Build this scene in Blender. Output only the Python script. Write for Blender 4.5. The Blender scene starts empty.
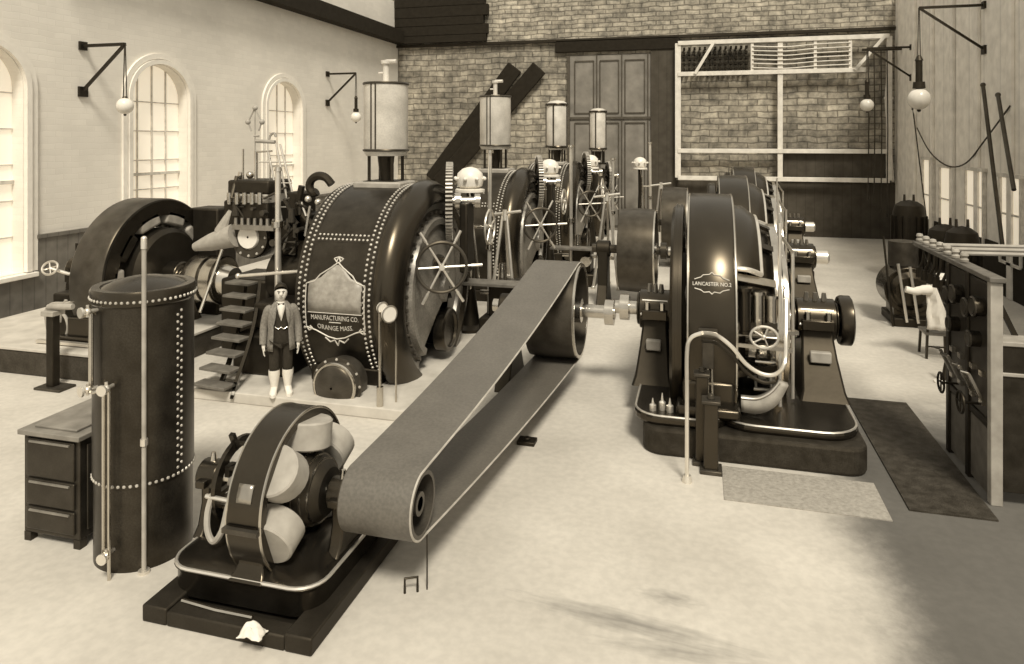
import bpy, bmesh, math, random
from mathutils import Vector, Matrix
random.seed(7)
S = bpy.context.scene
COL = S.collection
PI = math.pi
F = 700.0; HY = 140.0; CX = 512.0; CAMZ = 4.0
YAW = math.atan(188/700.0); SA = math.sin(YAW); CA = math.cos(YAW)
XL, XR, YB = -14.08, 7.57, 31.2            # left wall, right wall, back wall

def at(px, py, X=None, Y=None, Z=None):
    """a sight line of the surveyed photograph met with a plane of the room"""
    u = (px-CX)/F; v = (HY-py)/F
    d = (-SA+u*CA, CA+u*SA, v)
    if X is not None: t = X/d[0]
    elif Y is not None: t = Y/d[1]
    else: t = (Z-CAMZ)/d[2]
    return Vector((d[0]*t, d[1]*t, CAMZ+d[2]*t))

# ------------------------------------------------------------------ materials
def sep(v):
    """sepia print tone for a lightness 0..1 (linear)"""
    k = min(1.0, v)**0.35
    return (v, v*(0.86+0.09*k), v*(0.66+0.20*k), 1.0)
MATS = {}
def P(name, v, rough=0.5, metal=0.0, var=0.2, scale=6.0, bump=0.0, spec=0.5, coat=0.0, fine=0.0):
    m = bpy.data.materials.new(name); m.use_nodes = True
    nt = m.node_tree; N = nt.nodes; L = nt.links
    b = N['Principled BSDF']
    b.inputs['Roughness'].default_value = rough; b.inputs['Metallic'].default_value = metal
    b.inputs['Specular IOR Level'].default_value = spec
    b.inputs['Coat Weight'].default_value = coat
    if not metal and v < .1: b.inputs['Specular Tint'].default_value = (1,.84,.62,1)
    tc = N.new('ShaderNodeNewGeometry')
    no = N.new('ShaderNodeTexNoise'); no.inputs['Scale'].default_value = scale; no.inputs['Detail'].default_value = 6
    L.new(tc.outputs['Position'], no.inputs['Vector'])
    cr = N.new('ShaderNodeValToRGB')
    cr.color_ramp.elements[0].position = 0.3; cr.color_ramp.elements[1].position = 0.7
    cr.color_ramp.elements[0].color = sep(v*(1-var)); cr.color_ramp.elements[1].color = sep(min(0.95, v*(1+var)))
    L.new(no.outputs['Fac'], cr.inputs['Fac'])
    out = cr.outputs['Color']
    if fine:
        n2 = N.new('ShaderNodeTexNoise'); n2.inputs['Scale'].default_value = scale*14; n2.inputs['Detail'].default_value = 2
        L.new(tc.outputs['Position'], n2.inputs['Vector'])
        c2 = N.new('ShaderNodeValToRGB'); c2.color_ramp.elements[0].position = .35; c2.color_ramp.elements[1].position = .65
        c2.color_ramp.elements[0].color = (1-fine,)*3+(1,); c2.color_ramp.elements[1].color = (1,1,1,1)
        L.new(n2.outputs['Fac'], c2.inputs['Fac'])
        mx = N.new('ShaderNodeMixRGB'); mx.blend_type = 'MULTIPLY'; mx.inputs[0].default_value = 1
        L.new(out, mx.inputs[1]); L.new(c2.outputs['Color'], mx.inputs[2]); out = mx.outputs[0]
    L.new(out, b.inputs['Base Color'])
    if bump:
        bp = N.new('ShaderNodeBump'); bp.inputs['Strength'].default_value = bump; bp.inputs['Distance'].default_value = 0.02
        L.new(no.outputs['Fac'], bp.inputs['Height']); L.new(bp.outputs['Normal'], b.inputs['Normal'])
    MATS[name] = m
    return m
def brick(name, v1, v2, vm, bw, bh, plane, mortar=0.015, stain=0.35, bump=0.5, smooth=0.1):
    m = bpy.data.materials.new(name); m.use_nodes = True
    nt = m.node_tree; N = nt.nodes; L = nt.links; b = N['Principled BSDF']; b.inputs['Roughness'].default_value = 0.85
    g = N.new('ShaderNodeNewGeometry'); sx = N.new('ShaderNodeSeparateXYZ'); cb = N.new('ShaderNodeCombineXYZ')
    L.new(g.outputs['Position'], sx.inputs[0])
    L.new(sx.outputs['X' if plane == 'XZ' else 'Y'], cb.inputs['X']); L.new(sx.outputs['Z'], cb.inputs['Y'])
    wob = N.new('ShaderNodeTexNoise'); wob.inputs['Scale'].default_value = 2.5 if plane == 'YZ' else 1.3
    L.new(g.outputs['Position'], wob.inputs['Vector'])
    mixv = N.new('ShaderNodeMixRGB'); mixv.blend_type = 'LINEAR_LIGHT'; mixv.inputs[0].default_value = 0.04 if plane == 'YZ' else 0.09
    L.new(cb.outputs[0], mixv.inputs[1]); L.new(wob.outputs['Color'], mixv.inputs[2])
    br = N.new('ShaderNodeTexBrick'); br.inputs['Scale'].default_value = 1
    br.inputs['Brick Width'].default_value = bw; br.inputs['Row Height'].default_value = bh
    br.inputs['Mortar Size'].default_value = mortar; br.inputs['Mortar Smooth'].default_value = smooth
    br.inputs['Color1'].default_value = sep(v1); br.inputs['Color2'].default_value = sep(v2); br.inputs['Mortar'].default_value = sep(vm)
    L.new(mixv.outputs[0], br.inputs['Vector'])
    st = N.new('ShaderNodeTexNoise'); st.inputs['Scale'].default_value = 0.45; st.inputs['Detail'].default_value = 8; st.inputs['Roughness'].default_value = .65
    L.new(g.outputs['Position'], st.inputs['Vector'])
    cr = N.new('ShaderNodeValToRGB'); cr.color_ramp.elements[0].position = .36; cr.color_ramp.elements[1].position = .62
    cr.color_ramp.elements[0].color = (1-stain,)*3+(1,); cr.color_ramp.elements[1].color = (1,1,1,1)
    L.new(st.outputs['Fac'], cr.inputs['Fac'])
    mx = N.new('ShaderNodeMixRGB'); mx.blend_type = 'MULTIPLY'; mx.inputs[0].default_value = 1
    L.new(br.outputs['Color'], mx.inputs[1]); L.new(cr.outputs['Color'], mx.inputs[2]); out = mx.outputs[0]
    if plane == 'XZ':
        n3 = N.new('ShaderNodeTexNoise'); n3.inputs['Scale'].default_value = 2.6; n3.inputs['Detail'].default_value = 9; n3.inputs['Roughness'].default_value = .7
        L.new(g.outputs['Position'], n3.inputs['Vector'])
        c3 = N.new('ShaderNodeValToRGB'); c3.color_ramp.elements[0].position = .38; c3.color_ramp.elements[1].position = .64
        c3.color_ramp.elements[0].color = (.22,.21,.18,1); c3.color_ramp.elements[1].color = (.78,.75,.67,1); L.new(n3.outputs['Fac'], c3.inputs['Fac'])
        m3 = N.new('ShaderNodeMixRGB'); m3.blend_type = 'OVERLAY'; m3.inputs[0].default_value = .75; L.new(out, m3.inputs[1]); L.new(c3.outputs['Color'], m3.inputs[2]); out = m3.outputs[0]
    L.new(out, b.inputs['Base Color'])
    bp = N.new('ShaderNodeBump'); bp.inputs['Strength'].default_value = bump; bp.inputs['Distance'].default_value = 0.02
    L.new(br.outputs['Fac'], bp.inputs['Height']); bp.invert = True; L.new(bp.outputs['Normal'], b.inputs['Normal'])
    return m
def boards(name, v, axis, width, groove=0.35, rough=.7, var=.25):
    m = P(name, v, rough, var=var, scale=3)
    nt = m.node_tree; N = nt.nodes; L = nt.links; b = N['Principled BSDF']
    g = N.new('ShaderNodeNewGeometry'); sx = N.new('ShaderNodeSeparateXYZ'); L.new(g.outputs['Position'], sx.inputs[0])
    a = N.new('ShaderNodeMath'); a.operation = 'DIVIDE'; a.inputs[1].default_value = width; L.new(sx.outputs[axis], a.inputs[0])
    fr = N.new('ShaderNodeMath'); fr.operation = 'FRACT'; L.new(a.outputs[0], fr.inputs[0])
    c = N.new('ShaderNodeValToRGB'); c.color_ramp.elements[0].position = 0.0; c.color_ramp.elements[1].position = .12
    c.color_ramp.elements[0].color = (groove,)*3+(1,); c.color_ramp.elements[1].color = (1,1,1,1)
    L.new(fr.outputs[0], c.inputs[0])
    old = b.inputs['Base Color'].links[0].from_socket
    mx = N.new('ShaderNodeMixRGB'); mx.blend_type = 'MULTIPLY'; mx.inputs[0].default_value = 1
    L.new(old, mx.inputs[1]); L.new(c.outputs[0], mx.inputs[2]); L.new(mx.outputs[0], b.inputs['Base Color'])
    return m
def pane_mat(name, v, e):
    m = P(name, v, .6, var=.04, scale=1.0)
    b = m.node_tree.nodes['Principled BSDF']
    b.inputs['Emission Color'].default_value = (1,.86,.64,1); b.inputs['Emission Strength'].default_value = e
    return m

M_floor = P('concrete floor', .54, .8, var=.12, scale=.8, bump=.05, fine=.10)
M_left = brick('pale limewashed brick', .84, .79, .80, .42, .14, 'YZ', .012, .10, .15, .6)
M_back = brick('old stone coloured brick', .46, .30, .19, .78, .26, 'XZ', .026, .58, .7)
M_backup = brick('upper brick courses', .50, .34, .20, .62, .2, 'XZ', .025, .40, .6)
M_right = boards('pale wall boarding', .78, 'Y', 1.1, .8, .8, .12)
M_dado = boards('brown dado boards', .16, 'Y', .28, .55)
M_dadob = boards('dark dado boards', .05, 'X', .35, .6)
M_door = P('grey brown door paint', .20, .7, var=.25, scale=2.0)
M_doorline = P('dark door joint paint', .07, .7)  # dark paint of the door joints and mouldings
M_trimw = P('white painted plaster moulding', .82, .7, var=.05)
M_pane = pane_mat('daylit window pane', .75, .42)
M_muntin = P('pale glazing bar', .62, .6)
M_wtimber = P('whitewashed timber', .70, .75, var=.12, scale=4)
M_dark = P('black machine enamel', .009, .27, var=.5, scale=3, coat=.0, fine=.25, spec=.8)
M_dark2 = P('dull black iron', .009, .5, var=.5, scale=7, bump=.15, fine=.3)
M_head = P('bare grey casting', .24, .34, .25, var=.35, scale=2.5, fine=.3)
M_tread = P('worn iron tread', .13, .6, var=.3)
M_slabshade = P('dark shaded cement', .05, .6, var=.5, scale=3, fine=.4)
M_grey = P('dark grey iron', .045, .36, var=.4, scale=5, fine=.25)
M_drum = P('tarred boiler plate', .02, .36, var=.55, scale=5, bump=.12, fine=.5)
M_steel = P('polished steel', .60, .22, 1.0, var=.12, scale=5)
M_bright = P('bright turned metal', .78, .3, .75, var=.08, scale=5)
M_rivet = P('worn rivet heads', .50, .4, .2, var=.25, scale=9)
M_brass = P('lacquered brass', .40, .28, .85, var=.15)
M_cream = P('cream wound coil', .36, .6, var=.12, scale=9)
M_enam = P('white enamel', .78, .35, var=.06)
M_tankp = P('pale galvanised sheet', .66, .5, .15, var=.16, scale=3, fine=.12)
M_belt = P('leather belting', .13, .42, var=.10, scale=2.5, bump=.03, fine=.22)
M_beltedge = P('pale belt edge', .42, .6)
M_wood = P('dark stained oak', .022, .4, var=.5, scale=5, fine=.35)
M_woodl = P('worn oak edge', .20, .5, var=.3, scale=5)
M_skid = P('oily timber skid', .014, .6, var=.5, scale=4, fine=.4)
M_plinth = P('dark speckled foundation stone', .025, .7, var=.55, scale=9, bump=.3, fine=.65)
M_kerb = P('pale kerb stone', .50, .8, var=.15, scale=3)
M_slab = P('foundation cement', .30, .6, var=.3, scale=2)
M_gilt = P('gilt lettering', .62, .5, .1, var=.1)
M_glare = P('pale panel glare', .36, .45, var=.2, scale=12, fine=.2)
M_timbershade = P('black timber and painted shade', .008, .9, var=.5)
M_mat = P('dark slatted mat', .05, .7, var=.6, scale=8, fine=.7)
M_plate = P('chequered iron floor plate', .38, .6, var=.18, scale=22, bump=.4, fine=.25)
M_slate = P('black slate panel', .02, .4, var=.5, scale=6, fine=.3)
M_paint = P('pale post paint', .34, .6, var=.2)
M_skin = P('skin', .62, .55, var=.06)
M_coat = P('grey wool jacket', .20, .85, var=.25, scale=30)
M_vest = P('dark wool cloth', .022, .85, var=.3, scale=30)
M_boot = P('white canvas boots', .74, .7, var=.06, scale=20)
M_shirt = P('white linen', .72, .8, var=.06, scale=12)
M_hair = P('dark hair', .012, .6, var=.4)
M_glass = P('milk glass globe', .78, .2, var=.03)
M_rope = P('dark rope', .04, .8)

# ------------------------------------------------------------------ mesh builder
ORG = {}
class MB:
    def __init__(s): s.v = []; s.f = []
    def add(s, vs, fs):
        n = len(s.v); s.v += [Vector(p) for p in vs]; s.f += [[i+n for i in q] for q in fs]; return s
    def box(s, a, b, rz=0, pivot=None):
        x0,y0,z0 = a; x1,y1,z1 = b
        vs = [Vector(p) for p in ((x0,y0,z0),(x1,y0,z0),(x1,y1,z0),(x0,y1,z0),(x0,y0,z1),(x1,y0,z1),(x1,y1,z1),(x0,y1,z1))]
        if rz:
            c = Vector(pivot) if pivot else (Vector(a)+Vector(b))/2
            R = Matrix.Rotation(rz, 3, 'Z'); vs = [c+R@(p-c) for p in vs]
        return s.add(vs, [(0,3,2,1),(4,5,6,7),(0,1,5,4),(1,2,6,5),(2,3,7,6),(3,0,4,7)])
    def bar(s, p0, p1, w, h, up=(0,0,1)):
        p0 = Vector(p0); p1 = Vector(p1); d = (p1-p0).normalized(); up = Vector(up)
        if abs(d.dot(up)) > .97: up = Vector((0,1,0))
        a = d.cross(up).normalized()*w/2; b = a.cross(d).normalized()*h/2
        vs = [p0-a-b, p0+a-b, p0+a+b, p0-a+b, p1-a-b, p1+a-b, p1+a+b, p1-a+b]
        return s.add(vs, [(0,3,2,1),(4,5,6,7),(0,1,5,4),(1,2,6,5),(2,3,7,6),(3,0,4,7)])
    def cyl(s, p0, p1, r0, r1=None, seg=24):
        r1 = r0 if r1 is None else r1
        return s.tube([p0, p1], [r0, r1], seg)
    def tube(s, pts, r, seg=8, closed=False):
        pts = [Vector(p) for p in pts]; n = len(pts); rs = r if isinstance(r, (list, tuple)) else [r]*n
        vs = []; prev = None
        for i, p in enumerate(pts):
            if closed: d = pts[(i+1) % n]-pts[i-1]
            else: d = pts[min(i+1, n-1)]-pts[max(i-1, 0)]
            d.normalize()
            if prev is None:
                a = d.cross(Vector((0,0,1)))
                if a.length < .01: a = d.cross(Vector((0,1,0)))
            else: a = prev-d*prev.dot(d)
            a.normalize(); prev = a; b = d.cross(a)
            vs += [p+(a*math.cos(2*PI*k/seg)+b*math.sin(2*PI*k/seg))*rs[i] for k in range(seg)]
        fs = []
        for i in range(n if closed else n-1):
            j = (i+1) % n
            for k in range(seg):
                l = (k+1) % seg
                fs.append((i*seg+k, i*seg+l, j*seg+l, j*seg+k))
        if not closed:
            fs.append(tuple(reversed(range(seg)))); fs.append(tuple((n-1)*seg+k for k in range(seg)))
        return s.add(vs, fs)
    def lathe(s, prof, o, axis='X', seg=48, closed=False, a0=0.0, a1=None):
        """prof: (along, radius); revolved about the axis through o; angle 0 = +Z (X axis) / +X (Z axis)"""
        o = Vector(o); full = a1 is None; n = len(prof)
        if full: a1 = a0+2*PI
        cnt = seg if full else seg+1
        vs = []
        for k in range(cnt):
            a = a0+(a1-a0)*k/seg; c, sn = math.cos(a), math.sin(a)
            for (t, r) in prof:
                if axis == 'X': vs.append(o+Vector((t, r*sn, r*c)))
                elif axis == 'Y': vs.append(o+Vector((r*c, t, r*sn)))
                else: vs.append(o+Vector((r*c, r*sn, t)))
        fs = []
        for k in range(seg):
            k2 = (k+1) % cnt
            for i in range(n if closed else n-1):
                j = (i+1) % n
                fs.append((k*n+i, k2*n+i, k2*n+j, k*n+j))
        if closed and not full:
            fs.append(tuple(range(n))); fs.append(tuple(reversed([seg*n+i for i in range(n)])))
        return s.add(vs, fs)
    def sphere(s, c, r, seg=16, rings=10, sc=(1,1,1)):
        c = Vector(c); vs = [c+Vector((0,0,r*sc[2]))]
        for i in range(1, rings):
            a = PI*i/rings
            for k in range(seg):
                b = 2*PI*k/seg
                vs.append(c+Vector((r*sc[0]*math.sin(a)*math.cos(b), r*sc[1]*math.sin(a)*math.sin(b), r*sc[2]*math.cos(a))))
        vs.append(c+Vector((0,0,-r*sc[2]))); fs = []
        for k in range(seg): fs.append((0, 1+k, 1+(k+1) % seg))
        for i in range(rings-2):
            for k in range(seg):
                l = (k+1) % seg; fs.append((1+i*seg+k, 1+(i+1)*seg+k, 1+(i+1)*seg+l, 1+i*seg+l))
        last = len(vs)-1; b0 = 1+(rings-2)*seg
        for k in range(seg): fs.append((last, b0+(k+1) % seg, b0+k))
        return s.add(vs, fs)
    def rivet(s, p, n, r=.03):
        r *= .8
        p = Vector(p); n = Vector(n).normalized(); a = n.cross(Vector((.3,.2,1))).normalized(); b = n.cross(a)
        vs = []
        for (h, q) in ((0, 1), (.6, .75)):
            vs += [p+n*r*h+(a*math.cos(PI*k/3)+b*math.sin(PI*k/3))*r*q for k in range(6)]
        vs.append(p+n*r*.9); fs = []
        for k in range(6):
            l = (k+1) % 6; fs.append((k, l, 6+l, 6+k)); fs.append((6+k, 6+l, 12))
        return s.add(vs, fs)
    def prism(s, outline, d0, d1, axis='X'):
        """outline of (a,b) points extruded along axis: X->(Y,Z)  Y->(X,Z)  Z->(X,Y)"""
        n = len(outline)
        def pt(a, b, d): return {'X': (d,a,b), 'Y': (a,d,b), 'Z': (a,b,d)}[axis]
        vs = [pt(a,b,d0) for a,b in outline]+[pt(a,b,d1) for a,b in outline]
        fs = [tuple(range(n)), tuple(reversed(range(n, 2*n)))]
        for i in range(n):
            j = (i+1) % n; fs.append((i, n+i, n+j, j))
        return s.add(vs, fs)
    def grid(s, rows, close_u=False):
        nr = len(rows); nc = len(rows[0]); vs = [p for r in rows for p in r]; fs = []
        for i in range(nr-1):
            for k in range(nc if close_u else nc-1):
                l = (k+1) % nc; fs.append((i*nc+k, i*nc+l, (i+1)*nc+l, (i+1)*nc+k))
        return s.add(vs, fs)
    def build(s, name, mat, parent=None, origin=None, bevel=0, smooth=35, solid=0, sub=0, mat2=None, n2=0):
        o0 = Vector(ORG[parent.name]) if parent else Vector(origin if origin is not None else s.base())
        me = bpy.data.meshes.new(name)
        me.from_pydata([tuple(p-o0) for p in s.v], [], s.f); 
        bm = bmesh.new(); bm.from_mesh(me); bmesh.ops.recalc_face_normals(bm, faces=bm.faces); bm.to_mesh(me); bm.free()
        me.materials.append(mat)
        if mat2:
            me.materials.append(mat2)
            for i, p in enumerate(me.polygons): p.material_index = 1 if i >= n2 else 0
        if smooth:
            me.shade_smooth(); me.set_sharp_from_angle(angle=math.radians(smooth))
        o = bpy.data.objects.new(name, me); COL.objects.link(o)
        if parent: o.parent = parent
        else: o.location = o0
        ORG[o.name] = tuple(o0)
        if solid:
            md = o.modifiers.new('Solidify', 'SOLIDIFY'); md.thickness = solid; md.offset = 0
        if bevel:
            md = o.modifiers.new('Bevel', 'BEVEL'); md.width = bevel; md.segments = 2; md.limit_method = 'ANGLE'; md.angle_limit = math.radians(40)
        if sub:
            md = o.modifiers.new('Subdivision', 'SUBSURF'); md.levels = sub; md.render_levels = sub
        return o
    def base(s):
        xs = [p.x for p in s.v]; ys = [p.y for p in s.v]; zs = [p.z for p in s.v]
        return ((min(xs)+max(xs))/2, (min(ys)+max(ys))/2, min(zs))

def tag(o, label, cat, group=None, kind=None):
    if label: o['label'] = label
    if cat: o['category'] = cat
    if group: o['group'] = group
    if kind: o['kind'] = kind
    return o
def thing(name, label, cat, loc, group=None):
    o = bpy.data.objects.new(name, None); COL.objects.link(o); o.location = loc; o.empty_display_size = .2
    ORG[o.name] = tuple(loc)
    return tag(o, label, cat, group)
def struct(o): o['kind'] = 'structure'; return o
def copy_thing(o, off, label, group=None, skip=(), swap=None):
    def rec(x, parent):
        c = x.copy(); COL.objects.link(c)
        if parent is not None: c.parent = parent
        for ch in list(x.children):
            if ch.name.split('.')[0] in skip: continue
            rec(ch, c)
        return c
    r = rec(o, None); r.location = Vector(o.location)+Vector(off); r['label'] = label
    if group: r['group'] = group
    ORG[r.name] = tuple(r.location)
    return r
def text_mesh(txt, size):
    cu = bpy.data.curves.new('lettering', 'FONT'); cu.body = txt; cu.size = size; cu.align_x = 'CENTER'; cu.align_y = 'CENTER'
    cu.resolution_u = 2
    ob = bpy.data.objects.new('lettering', cu); COL.objects.link(ob)
    dg = bpy.context.evaluated_depsgraph_get(); me = bpy.data.meshes.new_from_object(ob.evaluated_get(dg))
    vs = [v.co.copy() for v in me.vertices]; fs = [tuple(p.vertices) for p in me.polygons]
    bpy.data.objects.remove(ob); bpy.data.curves.remove(cu); bpy.data.meshes.remove(me)
    return vs, fs
def arcpts(c, r, a0, a1, n, plane='YZ', x=0):
    out = []
    for k in range(n+1):
        a = a0+(a1-a0)*k/n
        out.append((x, c[0]+r*math.sin(a), c[1]+r*math.cos(a)))
    return out
def smoothpath(pts, n=6):
    pts = [Vector(p) for p in pts]; out = []
    P4 = [pts[0]]+pts+[pts[-1]]
    for i in range(len(pts)-1):
        a,b,c,d = P4[i],P4[i+1],P4[i+2],P4[i+3]
        for k in range(n):
            t = k/n
            out.append(.5*((2*b)+(c-a)*t+(2*a-5*b+4*c-d)*t*t+(3*b-a-3*c+d)*t**3))
    out.append(pts[-1]); return out
# ------------------------------------------------------------------ room shell
WT = 10.6
struct(MB().box((XL-1,-4,-.3),(XR+1,YB+.5,0)).build('floor', M_floor, origin=(0,10,0), smooth=0))
struct(MB().box((XL-.45,YB,0),(XR+.45,YB+.4,at(490,45,Y=YB).z)).build('wall_back', M_back, smooth=0))
zt = at(490,45,Y=YB).z
struct(MB().box((XL-.45,YB-.12,zt+.12),(XR+.45,YB+.4,WT+.6)).build('wall_back_upper', M_backup, smooth=0))
struct(MB().box((XL,YB-.2,zt),(XR,YB+.1,zt+.12)).build('trim_1', M_dark2, smooth=0))

def floor_dark_patches():
    """long dark streaks across the near floor"""
    nt = M_floor.node_tree; N = nt.nodes; L = nt.links; b = N['Principled BSDF']
    g = N.new('ShaderNodeNewGeometry'); old = b.inputs['Base Color'].links[0].from_socket
    for (p, q, w_, dark) in (((530,598),(745,652),.13,.45),((640,592),(700,604),.10,.6),((600,640),(760,664),.10,.6)):
        a = at(p[0],p[1],Z=0); c = at(q[0],q[1],Z=0); d = (c-a); ln = d.length; ang = math.atan2(d.y,d.x)
        mp = N.new('ShaderNodeMapping'); mp.vector_type = 'TEXTURE'; mp.inputs['Location'].default_value = tuple((a+c)/2); mp.inputs['Rotation'].default_value = (0,0,ang); mp.inputs['Scale'].default_value = (ln/2, w_, 1)
        L.new(g.outputs['Position'], mp.inputs['Vector'])
        nz = N.new('ShaderNodeTexNoise'); nz.inputs['Scale'].default_value = 2.2; nz.inputs['Detail'].default_value = 5; L.new(mp.outputs[0], nz.inputs['Vector'])
        ln_ = N.new('ShaderNodeVectorMath'); ln_.operation = 'LENGTH'; L.new(mp.outputs[0], ln_.inputs[0])
        ad = N.new('ShaderNodeMath'); ad.operation = 'MULTIPLY_ADD'; ad.inputs[1].default_value = 1.6; L.new(nz.outputs['Fac'], ad.inputs[0]); L.new(ln_.outputs['Value'], ad.inputs[2])
        cr = N.new('ShaderNodeValToRGB'); cr.color_ramp.elements[0].position = 1.0/2.6; cr.color_ramp.elements[1].position = 1.0
        cr.color_ramp.elements[0].color = (dark,dark,dark,1); cr.color_ramp.elements[1].color = (1,1,1,1)
        dv = N.new('ShaderNodeMath'); dv.operation = 'DIVIDE'; dv.inputs[1].default_value = 2.0; L.new(ad.outputs[0], dv.inputs[0]); L.new(dv.outputs[0], cr.inputs[0])
        mx = N.new('ShaderNodeMixRGB'); mx.blend_type = 'MULTIPLY'; mx.inputs[0].default_value = 1
        L.new(old, mx.inputs[1]); L.new(cr.outputs[0], mx.inputs[2]); old = mx.outputs[0]
    # mottled darker floor towards the switchboard
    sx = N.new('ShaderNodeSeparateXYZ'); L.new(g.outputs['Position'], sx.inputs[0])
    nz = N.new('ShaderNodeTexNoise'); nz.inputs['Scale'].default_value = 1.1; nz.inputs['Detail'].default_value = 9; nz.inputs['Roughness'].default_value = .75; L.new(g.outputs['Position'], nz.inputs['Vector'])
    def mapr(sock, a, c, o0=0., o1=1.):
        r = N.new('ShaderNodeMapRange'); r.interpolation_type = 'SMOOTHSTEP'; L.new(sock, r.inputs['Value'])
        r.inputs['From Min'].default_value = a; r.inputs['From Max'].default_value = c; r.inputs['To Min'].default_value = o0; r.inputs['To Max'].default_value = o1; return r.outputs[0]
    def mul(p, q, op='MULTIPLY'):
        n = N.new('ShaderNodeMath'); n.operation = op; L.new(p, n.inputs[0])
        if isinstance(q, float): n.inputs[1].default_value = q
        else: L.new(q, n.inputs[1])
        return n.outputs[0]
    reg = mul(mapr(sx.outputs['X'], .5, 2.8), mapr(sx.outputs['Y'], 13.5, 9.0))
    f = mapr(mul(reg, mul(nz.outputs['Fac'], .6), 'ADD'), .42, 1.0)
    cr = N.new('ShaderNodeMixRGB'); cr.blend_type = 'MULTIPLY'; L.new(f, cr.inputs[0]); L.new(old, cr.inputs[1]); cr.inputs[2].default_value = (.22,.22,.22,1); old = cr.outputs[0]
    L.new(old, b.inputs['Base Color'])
floor_dark_patches()
def archpts(yc, w, zs, rise, z0, n=20):
    o = [(yc-w, z0), (yc+w, z0)]
    o += [(yc+w*math.cos(PI*k/n), zs+rise*math.sin(PI*k/n)) for k in range(n+1)]
    return o
wy2a, wy2b = at(131,120,X=XL).y, at(187,120,X=XL).y
wc2 = (wy2a+wy2b)/2; ww = (wy2b-wy2a)/2
zs2 = at(160,98,X=XL).z; zt2 = at(160,65,X=XL).z
wr1 = at(23,120,X=XL).y; wr3 = at(300,140,X=XL).y
WINS = [wr1-ww, wc2, wr3-ww]
wall = MB().box((XL-.45,1.0,0),(XL,YB,WT)).build('wall_left', M_left, smooth=0)
cut = MB()
for yc in WINS: cut.prism(archpts(yc, ww, zs2, zt2-zs2, 1.15), XL-.6, XL+.2)
co = cut.build('cutter', M_left, smooth=0)
md = wall.modifiers.new('b', 'BOOLEAN'); md.object = co; md.operation = 'DIFFERENCE'; md.solver = 'EXACT'
dg = bpy.context.evaluated_depsgraph_get()
nm = bpy.data.meshes.new_from_object(wall.evaluated_get(dg)); wall.modifiers.clear(); wall.data = nm
bpy.data.objects.remove(co); struct(wall)
for i, yc in enumerate(WINS):
    w = struct(MB().prism(archpts(yc, ww+.03, zs2, zt2-zs2+.03, 1.12), XL-.34, XL-.31).build('window_%d' % (i+1), M_pane, smooth=0))
    fr = MB()
    for k in range(1, 4): fr.box((XL-.31, yc-ww+ww*2*k/4-.018, 1.15),(XL-.27, yc-ww+ww*2*k/4+.018, zt2-.12 if k != 2 else zt2))
    z = 1.9
    while z < zt2-.3: fr.box((XL-.31, yc-ww, z-.016),(XL-.275, yc+ww, z+.016)); z += .78
    fr.box((XL-.31, yc-ww, 3.05),(XL-.24, yc+ww, 3.13))
    fr.build('glazing_bars', M_muntin, w)
    mo = MB()
    for (a, b, d) in ((.02,.14,.10),(.16,.30,.06)):
        prof = []
        path = [(yc-ww, 1.15)]+[(yc-ww*math.cos(PI*k/24), zs2+(zt2-zs2)*math.sin(PI*k/24)) for k in range(25)]+[(yc+ww, 1.15)]
        rows = []
        for k, (y, z) in enumerate(path):
            if k in (0,): n = Vector((-1,0))
            elif k == len(path)-1: n = Vector((1,0))
            else: n = Vector(((y-yc)/ww**2, max(0,(z-zs2))/(zt2-zs2)**2)); n.normalize()
            q = [Vector((XL, y+n.x*a, z+n.y*a)), Vector((XL+d, y+n.x*a, z+n.y*a)), Vector((XL+d, y+n.x*b, z+n.y*b)), Vector((XL, y+n.x*b, z+n.y*b))]
            rows.append(q)
        mo.grid(rows)
    mo.build('window_moulding', M_trimw, w)
    MB().box((XL-.3, yc-ww-.25, 1.03),(XL+.16, yc+ww+.25, 1.13)).build('window_sill', M_trimw, w, bevel=.015)
# dado on the left wall
d = MB(); ys = [1.0]
for yc in WINS: ys += [yc-ww-.28, yc+ww+.28]
ys.append(YB)
for a, b in zip(ys[0::2], ys[1::2]):
    d.box((XL, a, 0),(XL+.05, b, 1.84)); d.box((XL, a, 1.84),(XL+.09, b, 1.92))
for yc in WINS: d.box((XL, yc-ww-.28, 0),(XL+.05, yc+ww+.28, 1.03))
struct(d.build('baseboard_left', M_dado, smooth=0))
dx0 = at(569,100,Y=YB).x; dx1 = at(651,100,Y=YB).x; dx2 = at(676,100,Y=YB).x
zb = at(800,182,Y=YB).z
struct(MB().box((dx2,YB-.07,0),(XR,YB,zb)).build('baseboard_back', M_dadob, smooth=0))
struct(MB().box((XL,YB-.07,0),(dx0,YB,1.9)).build('baseboard_back_far', M_dadob, smooth=0))
# great door with three tall boarded leaves and dark lintel
dz = at(610,55,Y=YB).z
dr = struct(MB().box((dx0,YB-.06,0),(dx1,YB+.02,dz)).build('door_1', M_door, smooth=0))
xs = [at(p,100,Y=YB).x for p in (572,597,622,648)]; zm = at(610,118,Y=YB).z
jl = MB(); pn = MB()
for a, b in zip(xs[:-1], xs[1:]):
    for (z0, z1) in ((.2, zm-.22), (zm+.22, dz-.25)):
        for (p0, p1) in (((a+.14,z0),(a+.14,z1)),((b-.14,z0),(b-.14,z1)),((a+.14,z1),(b-.14,z1)),((a+.14,z0),(b-.14,z0))):
            jl.bar((p0[0],YB-.075,p0[1]),(p1[0],YB-.075,p1[1]), .05, .05)
    pn.bar((b,YB-.08,0),(b,YB-.08,dz), .05, .05)
pn.bar((dx0,YB-.09,zm),(dx1,YB-.09,zm), .06, .1); pn.bar((dx0,YB-.1,0),(dx0,YB-.1,dz), .12, .12)
jl.build('panel_mould', M_doorline, dr); pn.build('door_rails', M_doorline, dr)
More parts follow.
